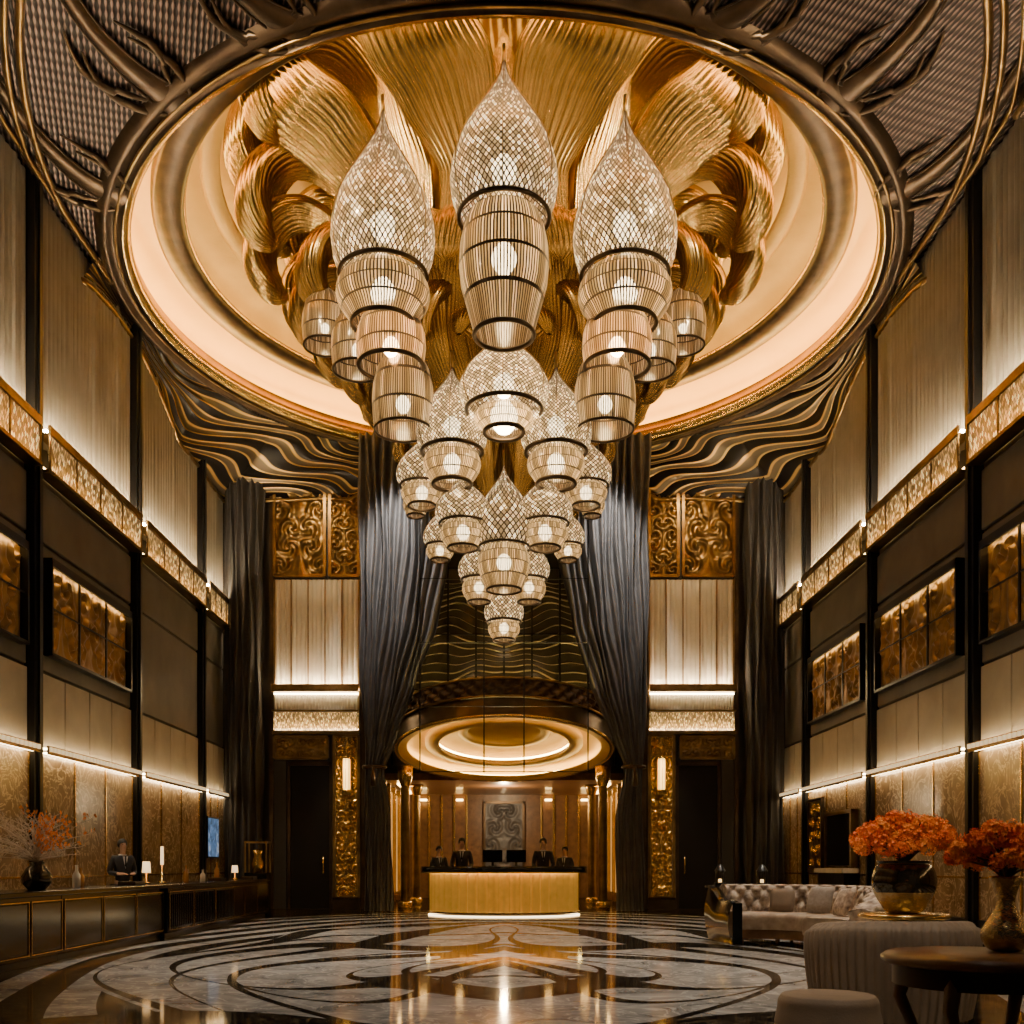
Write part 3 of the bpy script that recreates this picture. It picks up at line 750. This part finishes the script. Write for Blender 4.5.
for x,lab in((-.28,'left'),(.3,'right')):
    M_=empty('computer_monitor',(x,25.12,1.145),'dark flat monitor on the round counter between the two standing staff, %s one'%lab,'monitor','counter monitors')
    mb=MB();mb.box(-.24,.24,-.02,.02,.1,.40);mb.build('screen',BLK,M_,.006)
    mb=MB();mb.box(-.03,.03,0,.03,.01,.12);mb.box(-.1,.1,-.07,.09,0,.015);mb.build('stand',BLACK,M_,.004)

# ------------------------------------------------------------ people
def skinmesh(name,nodes,m,parent,sub=1):
    me=bpy.data.meshes.new(name)
    me.from_pydata([n[0] for n in nodes],[(i,n[2]) for i,n in enumerate(nodes) if n[2] is not None],[])
    o=bpy.data.objects.new(name,me);col.objects.link(o);o.parent=parent
    me.materials.append(m)
    sk=o.modifiers.new('skin','SKIN');sk.use_smooth_shade=True
    if not me.skin_vertices: return o
    for i,n in enumerate(nodes):
        r=n[1];me.skin_vertices[0].data[i].radius=r if isinstance(r,tuple) else (r,r)
        me.skin_vertices[0].data[i].use_root=(i==0)
    ss=o.modifiers.new('sub','SUBSURF');ss.levels=sub;ss.render_levels=sub
    return o
def person(loc,rz,h,label,pose='fold',female=False):
    E=empty('person',loc,label,'person','hotel staff',rz);k=h/1.75;E.scale=(k,k,k)
    nodes=[((0,0,.96),(.13,.10),None),((0,0,1.12),(.115,.085),0),((0,0,1.32),(.135,.095),1),((0,.01,1.46),.058,2),((0,0,1.525),.05,3),((0,-.012,1.585),(.062,.07),4),((0,-.005,1.655),(.078,.092),5),((0,.008,1.725),(.058,.07),6)]
    nodes.append(((0,-.105,1.645),.014,6))
    for s in(-1,1):
        b=len(nodes)
        if pose=='fold': J=[(s*.17,0,1.42),(s*.235,.03,1.15),(s*.14,-.19,1.13),(s*.08,-.26,1.13)]
        elif pose=='desk': J=[(s*.17,-.01,1.42),(s*.23,-.05,1.15),(s*.17,-.30,1.06),(s*.15,-.38,1.04)]
        else: J=[(s*.17,0,1.42),(s*.23,.01,1.13),(s*.23,-.05,.87),(s*.225,-.07,.79)]
        nodes+=[(J[0],.052,2),(J[1],.04,b),(J[2],.027,b+1),(J[3],(.036,.02),b+2)]
        hd=Vector(J[3])-Vector(J[2]);hd.normalize();side=Vector((0,0,1)).cross(hd)
        side=side.normalized() if side.length>.2 else Vector((0,1,0))
        hp=Vector(J[3])
        for f,(o_,l) in enumerate(((-.028,.055),(-.010,.068),(.010,.072),(.028,.062))):
            c=len(nodes)
            p1=hp+side*o_+hd*.03;p2=p1+hd*l*.6-Vector((0,0,.012))
            nodes+=[(tuple(p1),.009,b+3),(tuple(p2),.008,c)]
        p=hp-side*s*.045;nodes.append((tuple(p+hd*.015),.009,b+3))
        g=len(nodes)
        nodes+=[((s*.09,0,.88),.085,0),((s*.1,-.01,.5),.056,g),((s*.1,.02,.1),.038,g+1),((s*.1,-.12,.04),.036,g+2)]
    skinmesh('body',nodes,SKIN,E)
    jn=[((0,0,.90),(.165,.13),None),((0,0,1.12),(.14,.108),0),((0,0,1.32),(.165,.118),1),((0,.01,1.45),.08,2)]
    for s in(-1,1):
        b=len(jn)
        if pose=='fold': J=[(s*.17,0,1.42),(s*.235,.03,1.15),(s*.155,-.17,1.13)]
        elif pose=='desk': J=[(s*.17,-.01,1.42),(s*.23,-.05,1.15),(s*.175,-.28,1.065)]
        else: J=[(s*.17,0,1.42),(s*.23,.01,1.13),(s*.23,-.045,.89)]
        jn+=[(J[0],.068,2),(J[1],.054,b),(J[2],.042,b+1)]
    skinmesh('jacket',jn,SUIT,E)
    tn=[((0,0,.93),(.145,.12),None)]
    for s in(-1,1):
        b=len(tn);tn+=[((s*.09,0,.86),.10,0),((s*.1,-.01,.5),.072,b),((s*.1,.01,.1),.058,b+1)]
    skinmesh('trousers',tn,SUIT,E)
    mb=MB();mb.add([(-.05,-.128,1.45),(.05,-.128,1.45),(0,-.135,1.22)],[(0,2,1)]);mb.ring(.062,1.475,.014,(0,.0),16);mb.build('shirt',SHIRT,E)
    mb=MB();mb.add([(-.012,-.14,1.45),(.012,-.14,1.45),(.018,-.145,1.28),(0,-.147,1.25),(-.018,-.145,1.28)],[(0,4,3,2,1)]);mb.build('tie',BLACK,E)
    mb=MB()
    def hf(u,v):
        a=u*2*PI;t=v*PI*.62
        fx=.088;fy=.105;fz=.105
        front=max(0,-math.sin(a));t*=1-.32*front
        return (fx*math.sin(t)*math.cos(a),.012+fy*math.sin(t)*math.sin(a),1.675+fz*math.cos(t))
    mb.grid(hf,20,8,True,True)
    if female: mb.sphere((0,.115,1.66),.05,10,8)
    mb.build('hair',HAIR,E)
    for s in(-1,1):
        mb=MB();mb.sphere((s*.032,-.088,1.665),.009,8,6);mb.build('eye',HAIR,E)
    mb=MB();mb.sphere((0,-.082,1.605),.016,8,6,.3);mb.build('mouth',mat('lips',(.45,.16,.13),.5),E)
    for s in(-1,1):
        mb=MB();mb.box(s*.065,s*.14,-.2,.06,0,.07);mb.build('shoe',BLK,E,.02)
    return E
person((-1.0,24.25,0),0,1.8,'person in black suit standing behind the round counter, left of the monitors','desk')
person((.93,24.25,0),0,1.8,'person in black suit standing behind the round counter, right of the monitors','desk')
person((-1.62,25.5,0),.3,1.63,'smaller person in dark suit farther back at the left end of the round counter','side')
person((1.52,25.5,0),-.3,1.63,'smaller person in dark suit farther back at the right end of the round counter','side')
person((-6.32,16.9,0),.75,1.58,'person in black suit standing behind the long black desk on the left','fold',True)

# ------------------------------------------------------------ left desk
ys=[7.0,9.8,12.4,16.1,20.0,23.2]
pl=['nearest black desk cabinet, cut by the left edge of the photo','black desk cabinet under the vase of dried branches','black panelled desk cabinet below the person at the left desk','ribbed projecting black cabinet near the far end of the left desk','last black cabinet at the far end of the left desk']
for i,(a,b) in enumerate(zip(ys,ys[1:])):
    pr=.07 if i==3 else 0
    E=empty('desk_cabinet',(-5.65,(a+b)/2,0),pl[i],'desk cabinet','black desk cabinets')
    L=(b-a)/2-.005
    mb=MB();mb.box(-.27,.27+pr,-L,L,.08,.80);mb.build('body',BLK,E,.008)
    mb=MB();mb.box(-.22,.22+pr,-L,L,0,.08);mb.build('plinth',BLACK,E)
    n=3
    for k in range(n):
        q0=-L+2*L*k/n+.06;q1=-L+2*L*(k+1)/n-.06
        mb=MB();mb.box(.27+pr,.292+pr,q0,q1,.16,.72)
        if i==3:
            for j in range(12): yy=lerp(q0,q1,(j+.5)/12);mb.box(.29+pr,.31+pr,yy-.02,yy+.02,.18,.70)
        p=mb.build('door',BLK,E,.006)
        mb=MB();t=.010
        x=.294+pr
        mb.box(x-.01,x+.006,q0-.02,q1+.02,.735,.735+t);mb.box(x-.01,x+.006,q0-.02,q1+.02,.13,.13+t)
        mb.box(x-.01,x+.006,q0-.03,q0-.02,.13,.745);mb.box(x-.01,x+.006,q1+.02,q1+.03,.13,.745)
        mb.build('brass_inlay',GOLD,p)
mb=MB();mb.box(-6.0,-5.3,7.0,23.25,.80,.86);tag(mb.build('desk_worktop',BLK,None,.01),'long polished black stone top running along the left desk','worktop')
E=empty('pedestal_stand',(-5.7,23.6,0),'narrow dark pedestal with gold filigree case at the far end of the left desk','pedestal')
mb=MB();mb.box(-.26,.26,-.2,.2,0,1.0);mb.build('base',BLK,E,.01)
mb=MB()
for x in(-.24,.24):
    for y in(-.18,.18): mb.box(x-.015,x+.015,y-.015,y+.015,1.0,1.7)
mb.box(-.26,.26,-.2,.2,1.68,1.72);mb.build('frame',GOLDD,E)
mb=MB();mb.lathe([(.001,1.0),(.1,1.0),(.14,1.2),(.08,1.4),(.12,1.5),(.001,1.55)],16);mb.build('filigree_vase',GOLD,E)
def flowerball(r,n,seed,pet=.03):
    rd=random.Random(seed);mb=MB()
    for k in range(n):
        d=Vector((rd.gauss(0,1),rd.gauss(0,1),rd.gauss(0,1))).normalized();p=d*r*(.55+.65*rd.random())
        t=d.orthogonal().normalized();b=d.cross(t)
        for j in range(5):
            a=j*2*PI/5+rd.random();q=t*math.cos(a)+b*math.sin(a);w=t*math.cos(a+PI/2)+b*math.sin(a+PI/2)
            mb.add([p,p+q*pet*.6+w*pet*.4+d*pet*.2,p+q*pet*1.1+d*pet*.55,p+q*pet*.6-w*pet*.4+d*pet*.2],[(0,1,2,3)])
    return mb
def bouquet(loc,R,H,n,label,m1,m2,rb,pet):
    E=empty('flower_bouquet',loc,label,'flowers','orange bouquets')
    b1=flowerball(rb,70,3,pet).build('blossom_cluster',m1,E);b2=flowerball(rb,70,9,pet).build('blossom_cluster',m2,E)
    rd=random.Random(5);st_=MB()
    for k in range(n):
        o=(b1,b2)[k%2] if k<2 else (b1,b2)[k%2].copy()
        if k>=2: col.objects.link(o)
        a=k*2.399;q=math.sqrt((k+.5)/n);x,y=R*q*math.cos(a),R*q*math.sin(a);z=H*(.30+.70*math.sqrt(max(0,1-q*q)))+rd.uniform(-.06,.07)
        o.location=(x,y,z);o.rotation_euler=(rd.random()*3,rd.random()*3,rd.random()*3)
        sc=rd.uniform(.65,1.1);o.scale=(sc,sc,sc)
        st_.tube([(0,0,-.02),(x*.3,y*.3,z*.5),(x,y,z)],.006,4)
    st_.build('stems',STEM,E)
    return E
V=empty('branch_vase',(-5.68,12.4,.862),'squat dark vase of dried branches on the left desk','vase')
mb=MB();mb.lathe([(.001,0),(.1,0),(.17,.08),(.18,.16),(.12,.26),(.08,.3),(.1,.34),(.085,.34),(.065,.3),(.1,.2)],24);mb.build('body',DVASE,V)
B=empty('dried_branches',(-5.68,12.4,1.2),'spray of thin dry branches with a few orange leaves in the dark vase','branches')
rd=random.Random(3);mb=MB();lf=MB()
for k in range(80):
    a=rd.random()*2*PI;r=rd.uniform(.15,.72);h=rd.uniform(.05,.58)
    p=[(0,0,0),(r*.2*math.cos(a),r*.2*math.sin(a),h*.4),(r*.6*math.cos(a+.2),r*.6*math.sin(a+.2),h*.8),(r*math.cos(a),r*math.sin(a),h)]
    pp=catmull(p,8);mb.tube(pp,[.007-.0005*i for i in range(9)],4)
    for j in (4,5,6,7,8):
        q=Vector(pp[j])
        for z in range(2):
            e=q+Vector((rd.uniform(-.07,.07),rd.uniform(-.07,.07),rd.uniform(0,.08)));mb.tube([q,e],.003,3)
            if math.cos(a)>.2 and h>.15:
                w=Vector((rd.uniform(-1,1),rd.uniform(-1,1),rd.uniform(-1,1))).normalized()*.026
                lf.add([e-w,e+Vector((0,0,.03)),e+w,e-Vector((0,0,.02))],[(0,1,2,3)])
mb.build('twigs',mat('dry_twig',(.60,.48,.34),.8),B);lf.build('orange_leaves',ORANGE2,B)
def table_lamp(x,y,z,h,label,tall=False):
    E=empty('table_lamp',(x,y,z),label,'lamp','small desk lamps')
    mb=MB();mb.lathe([(.001,0),(.07,0),(.07,.02),(.015,.04),(.012,h*.6),(.001,h*.6)],16);mb.build('base',GOLD,E)
    mb=MB();r=.03 if tall else .07
    mb.lathe([(r,h*.5),(r*.8,h),(.001,h)],20);mb.build('shade',glow('lamp_shade',(1,.68,.34),1.6),E)
table_lamp(-5.75,16.4,.862,.36,'short glowing lamp on the left desk right beside the standing person')
table_lamp(-5.8,17.3,.862,.62,'tall thin candle like lamp on the left desk',True)
table_lamp(-5.7,21.6,.862,.3,'small glowing lamp near the far end of the left desk')
def bottle(x,y,z,h,m,label):
    mb=MB();mb.lathe([(.001,0),(.045,0),(.05,h*.1),(.05,h*.55),(.02,h*.75),(.018,h*.95),(.024,h),(.001,h)],14)
    tag(mb.build('bottle',m,None,loc=(x,y,z)),label,'bottle','bottles on the left desk')
IV=mat('ivory_ceramic',(.7,.66,.58),.3);AM=mat('amber_glass',(.45,.20,.05),.12)
bottle(-5.7,13.6,.862,.30,IV,'tall ivory bottle beside the branch vase');bottle(-5.85,14.1,.862,.26,AM,'short amber bottle beside the ivory bottle')
bottle(-5.8,18.6,.862,.3,AM,'amber bottle in the middle of the ribbed desk section');bottle(-5.7,19.3,.862,.22,IV,'small ivory bottle on the ribbed desk section')
bottle(-5.8,20.6,.862,.36,AM,'tall amber bottle near the far desk lamp')
for x,y,lab in((-5.55,15.2,'dark paper tray lying on the left desk in front of the person'),(-5.6,19.9,'dark paper tray lying on the desk beyond the ribbed section'),(-5.6,22.4,'dark paper tray at the far end of the left desk')):
    mb=MB();mb.box(-.13,.13,-.2,.2,0,.02);mb.box(-.13,-.12,-.2,.2,0,.06);mb.box(.12,.13,-.2,.2,0,.06);mb.box(-.13,.13,.19,.2,0,.06);mb.box(-.13,.13,-.2,-.19,0,.06)
    tag(mb.build('paper_tray',BRONZE,None,.003,(x,y,.862)),lab,'tray','paper trays on the left desk')
def screen_mat():
    m,b,t=newmat('blue_screen');_,ob=t.xyz();n=t.noise(3,3,1,ob)
    c=t.ramp(n,[(.35,(.03,.06,.16)),(.55,(.12,.25,.5)),(.7,(.5,.6,.75))])
    t.l.new(c,b.inputs['Emission Color']);b.inputs['Emission Strength'].default_value=.6;t.l.new(c,b.inputs['Base Color']);m.cycles.emission_sampling='NONE';return m
E=empty('wall_screen',(-7.48,26.05,1.35),'small blue upright screen on the left wall by the far corner','screen')
mb=MB();mb.box(.0,.06,-.5,.5,0,1.05);mb.build('housing',BLACK,E,.005)
mb=MB();mb.box(.06,.065,-.46,.46,.04,1.01);mb.build('display',screen_mat(),E)
E=empty('wall_cabinet',(7.46,22.4,0),'dark framed hearth like cabinet with pale shelf against the right wall','cabinet')
mb=MB();mb.box(-.3,.0,-.9,.9,0,1.0);mb.build('body',BLACK,E,.01)
mb=MB();mb.box(-.36,.0,-.98,.98,1.0,1.1);mb.build('shelf',IV,E,.01)
mb=MB();mb.box(-.12,-.03,-.85,.85,1.15,2.3);mb.build('upper_panel',BLK,E,.01)
mb=MB();
for y in(-.86,.86): mb.box(-.15,-.0,y-.04,y+.04,1.12,2.35)
mb.box(-.15,-.0,-.9,.9,2.28,2.36);mb.build('frame',GOLDD,E)
E=empty('wall_art',(7.48,24.4,1.0),'amber carved panel on the right wall beyond the dark cabinet','wall art')
mb=MB();mb.grid(lambda u,v:(-.04-.04*scroll_h(u,v,2.2,2.2),lerp(-.5,.5,u),lerp(.05,1.7,v)),36,60);mb.build('carved_panel',GOLD,E)
mb=MB();
for y in(-.53,.53): mb.box(-.07,.0,y-.03,y+.03,0,1.75)
mb.box(-.07,.0,-.55,.55,1.7,1.76);mb.box(-.07,.0,-.55,.55,0,.06);mb.build('frame',BRONZE,E)

# ------------------------------------------------------------ lounge right
SC=(3.5,14.0)
E=empty('curved_sofa',(SC[0],SC[1],0),'long curved tufted ivory sofa in the right lounge area','sofa')
A0,A1=96*PI/180,-52*PI/180
def arcsurf(prof,nu=90,disp=None,a0=A0,a1=A1):
    mb=MB();L=len(prof)-1
    def fn(u,v):
        a=lerp(a0,a1,u);r,z=prof[min(int(round(v*L)),L)]
        if disp: r,z=disp(u,v,r,z)
        return (r*math.cos(a),r*math.sin(a),z)
    mb.grid(fn,nu,L);
    for u in(0,1):
        pts=[fn(u,j/L) for j in range(L+1)];mb.add(pts,[tuple(range(L+1))])
    return mb
bp=catmull([(1.62,.12),(1.66,.5),(1.70,.78),(1.64,.86),(1.52,.87),(1.45,.80),(1.40,.6),(1.36,.40)],32)
def tuft(u,v,r,z):
    s_=abs(math.sin(u*PI*16+v*PI*5))*abs(math.sin(u*PI*16-v*PI*5))
    fall=1-.35*max(0,(u-.72)/.28)**1.5
    return (r+(-.07 if v>.5 else .03)*s_**.6,.12+(z-.12)*fall)
arcsurf(bp,190,tuft).build('tufted_back',SOFAF,E)
arcsurf(catmull([(1.42,.22),(1.42,.42),(1.3,.47),(.95,.47),(.75,.46),(.70,.40),(.70,.26),(.74,.22)],24)).build('seat_cushion',SEATF,E)
arcsurf([(1.6,.1),(1.6,.24),(.72,.24),(.72,.1)]).build('base',WOOD,E)
for k in range(5):
    a=lerp(A0-.05,A1+.05,k/4)
    for r in(.82,1.5):
        mb=MB();mb.lathe([(.001,0),(.025,0),(.04,.12),(.001,.12)],10,(r*math.cos(a),r*math.sin(a),0));mb.build('leg',WOOD,E)
a=A0
c,s_=math.cos(a),math.sin(a)
mb=MB()
def armf(u,v):
    R=lerp(.62,1.74,u);zt=.60+.22*u**2+.03*math.sin(u*9)
    return (R*c-.04-.12-(.07*math.sin(PI*v)),R*s_,.02+v*(zt-.02))
mb.grid(armf,12,8)
mb.grid(lambda u,v:(lerp(.62,1.74,u)*c-.16+.14*v,lerp(.62,1.74,u)*s_,.60+.22*u**2+.03*math.sin(u*9)+.03*math.sin(PI*v)),12,4)
mb.grid(lambda u,v:(.62*c-.16+.14*u,.62*s_,.02+v*.6),3,6)
mb.build('carved_arm',BLK,E)
def cushion(x,y,z,rz,tilt,s,label,m=PILL):
    mb=MB()
    def f(u,v,sg):
        a,b=2*u-1,2*v-1;t=.07*((1-a**4)*(1-b**4))**.5
        return (a*s*(1-.06*b*b),sg*t,b*s*(1-.06*a*a)+s)
    mb.grid(lambda u,v:f(u,v,1),14,14);mb.grid(lambda u,v:f(u,v,-1),14,14)
    o=mb.build('cushion',m,None,loc=(x,y,z));o.rotation_euler=(tilt,0,rz);tag(o,label,'cushion','sofa cushions')
cushion(4.42,14.4,.48,-.9,-.35,.2,'taupe cushion leaning in the bend of the curved sofa')
cushion(4.5,13.7,.48,-1.4,-.4,.2,'pale cushion nearest the viewer on the curved sofa',SOFAF)
cushion(4.05,14.9,.48,-.5,-.35,.18,'small dark cushion on the far part of the curved sofa',CHAIRF)
for x,y,lab in((PX(720,17.5),17.5,'left'),(PX(762,17.0),17.0,'right')):
    E=empty('side_table',(x,y,0),'small dark round side table behind the curved sofa, %s one'%lab,'side table','tables behind the sofa')
    mb=MB();mb.lathe([(.001,.78),(.25,.78),(.26,.80),(.25,.82),(.001,.82)],28);mb.build('table_top',BLK,E)
    mb=MB();mb.lathe([(.001,0),(.16,0),(.16,.03),(.03,.06),(.03,.78),(.001,.78)],16);mb.build('pedestal',BRONZE,E)
    E=empty('candle_lantern',(x,y,.822),'small dark candle lantern on the %s table behind the sofa'%lab,'lantern','lanterns behind the sofa')
    mb=MB()
    for k in range(4):
        a=PI/4+k*PI/2;mb.tube([(.08*math.cos(a),.08*math.sin(a),0),(.08*math.cos(a),.08*math.sin(a),.26)],.012,4)
    mb.lathe([(.001,0),(.09,0),(.09,.05),(.001,.05)],12);mb.lathe([(.1,.24),(.04,.34),(.001,.36)],12);mb.build('frame',BLACK,E)
    mb=MB();mb.lathe([(.001,.05),(.03,.05),(.03,.10),(.001,.11)],10);mb.build('candle',glow('candle_glow',(1,.6,.2),2.5),E)
# barrel chair
E=empty('barrel_chair',(2.86,7.55,0),'large taupe channel tufted barrel chair seen from behind in front of the dark vase','armchair')
pr=catmull([(.53,.06),(.57,.3),(.595,.6),(.58,.72),(.54,.765),(.49,.75),(.45,.66),(.44,.42)],26)
mb=MB()
def bc(u,v):
    a=lerp(-215,35,u)*PI/180;r,z=pr[int(round(v*26))];r+=.024*abs(math.sin(u*PI*40))*(1 if v<.45 else -.6)
    drop=1-.14*(abs(u-.5)*2)**3
    return (r*math.cos(a),r*math.sin(a),z*drop)
mb.grid(bc,40*6,26);
for u in(0,1):
    mb.add([bc(u,j/26) for j in range(27)],[tuple(range(27))])
mb.build('channelled_back',CHAIRF,E)
mb=MB();mb.lathe(catmull([(.001,.46),(.35,.46),(.44,.42),(.45,.34),(.45,.2),(.43,.1),(.001,.1)],24),40);mb.build('seat',CHAIRF,E)
mb=MB();mb.lathe([(.001,0),(.5,0),(.5,.07),(.001,.07)],40);mb.build('plinth',BRONZE,E)
# table with dark vase
E=empty('pedestal_table',(PX(904,8.75),8.75,0),'small gold rimmed table behind the barrel chair carrying the dark vase','table')
mb=MB();mb.lathe([(.001,.70),(.36,.70),(.38,.72),(.36,.745),(.001,.745)],40);mb.build('table_top',GOLD,E)
mb=MB();mb.lathe([(.001,0),(.24,0),(.24,.03),(.05,.08),(.05,.6),(.12,.7),(.001,.7)],24);mb.build('pedestal',BRONZE,E)
vx=PX(904,8.75)
E=empty('flower_vase',(vx,8.75,.752),'round glossy dark vase with golden base behind the barrel chair','vase')
vp=catmull([(.001,0),(.13,.0),(.20,.09),(.255,.2),(.265,.29),(.24,.38),(.21,.42),(.225,.44),(.20,.44),(.18,.4),(.2,.3)],40)
mb=MB();mb.lathe(vp,48);mb.build('body',DVASE,E)
mb=MB();mb.lathe([(r+.004,z) for r,z in vp if 0<=z<=.19 and r>.1][:18],48);mb.build('gold_base',GVASE,E)
bouquet((vx,8.75,1.18),.39,.31,64,'big dome of orange flowers in the dark round vase',ORANGE,ORANGE2,.085,.022)
tx=PX(985,5.6)
E=empty('round_table',(tx,5.6,0),'dark round table at the lower right corner of the photo','table')
mb=MB();mb.lathe([(.001,.61),(.51,.61),(.54,.63),(.54,.65),(.51,.67),(.001,.67)],56);mb.build('table_top',WOOD,E)
mb=MB();mb.lathe([(.48,.50),(.48,.61)],56);mb.build('apron',BRONZE,E)
for k in range(4):
    a=PI/4+k*PI/2;mb=MB();mb.tube([(.42*math.cos(a),.42*math.sin(a),.6),(.48*math.cos(a),.48*math.sin(a),.4),(.36*math.cos(a),.36*math.sin(a),.15),(.44*math.cos(a),.44*math.sin(a),.0)],[.05,.04,.03,.035],8);mb.build('leg',WOOD,E)
vx2,vy2=PX(1006,5.75),5.75
E=empty('flower_vase',(vx2,vy2,.674),'hammered gold vase with narrow neck on the dark round table','vase')
mb=MB();mb.lathe(catmull([(.001,0),(.08,0),(.125,.05),(.13,.11),(.09,.18),(.055,.24),(.05,.3),(.075,.38),(.09,.41),(.075,.41),(.04,.3),(.06,.2)],40),48);mb.build('body',GVASE,E)
bouquet((vx2,vy2,1.09),.29,.21,46,'loose orange flowers in the hammered gold vase',ORANGE2,ORANGE,.055,.018)
E=empty('round_ottoman',(PX(828,6.55),6.55,0),'low round taupe ottoman at the bottom edge beside the barrel chair','ottoman')
mb=MB();mb.lathe(catmull([(.001,.33),(.25,.33),(.30,.31),(.315,.25),(.31,.08),(.001,.08)],24),48);mb.build('cushion',CHAIRF,E)
mb=MB();mb.lathe([(.001,0),(.28,0),(.28,.08),(.001,.08)],32);mb.build('plinth',BRONZE,E)

# ------------------------------------------------------------ lights
def light(kind,loc,energy,color,size=.3,rot=None,spot=None,name='lamp',size_y=None):
    d=bpy.data.lights.new(name,kind);d.energy=energy;d.color=color
    if kind in('POINT','SPOT'): d.shadow_soft_size=size
    if spot: d.spot_size=spot;d.spot_blend=.8
    o=bpy.data.objects.new(name,d);col.objects.link(o);o.location=loc
    if rot: o.rotation_euler=rot
    return o
def aim(o,tgt):
    o.rotation_euler=(Vector(tgt)-o.location).to_track_quat('-Z','Y').to_euler()
for s in(-1,1):
    aim(light('SPOT',(s*2.7,23.8,12.0),2200,(1,.95,.88),.15,spot=.75),(s*2.7,26,8.6))
    aim(light('SPOT',(s*5.6,15.5,12.0),3800,(1,.90,.76),.1,spot=.8),(s*3.4,14.5,0))  # fill spot added to brighten the floor, no fitting modelled
    aim(light('SPOT',(s*5.6,20.5,12.0),3000,(1,.90,.76),.1,spot=.7),(s*3.0,19.5,0))  # second pair of added fill spots for the floor farther back
    aim(light('SPOT',(s*4.9,25.3,11.9),420,(1,.76,.42),.1,spot=.8),(s*4.9,27.4,10))
    aim(light('SPOT',(s*4.25,26.2,4.9),260,(1,.74,.36),.05,spot=.9),(s*4.2,27.4,2.0))  # added spot without a fitting, brightens the carved pilaster
for x in(-4,0,4):
    aim(light('SPOT',(x,12.6,11.6),900,(1,.80,.50),.2,spot=1.2),(x*.4,16.5,11.2))
aim(light('SPOT',(0,12.5,11.9),3800,(1,.9,.76),.1,spot=.8),(0,10.6,0))  # added fill spot for the middle of the floor
light('POINT',(0,33,3.3),340,(1,.72,.40),.1)  # bare point light added to brighten the vestibule
aim(light('SPOT',(2,4.5,9),1600,(1,.86,.68),.3,spot=.7),(3.2,8,.8))  # unseen spot added to brighten the orange flowers
for s in(-1,1): light('POINT',(s*5.2,11.0,10.6),50,(1,.80,.66),.1)  # bare fill lights added to brighten the woven ceiling corners
w=bpy.data.worlds.new('world');S.world=w;w.use_nodes=True
w.node_tree.nodes['Background'].inputs[0].default_value=(1,.85,.7,1);w.node_tree.nodes['Background'].inputs[1].default_value=.025
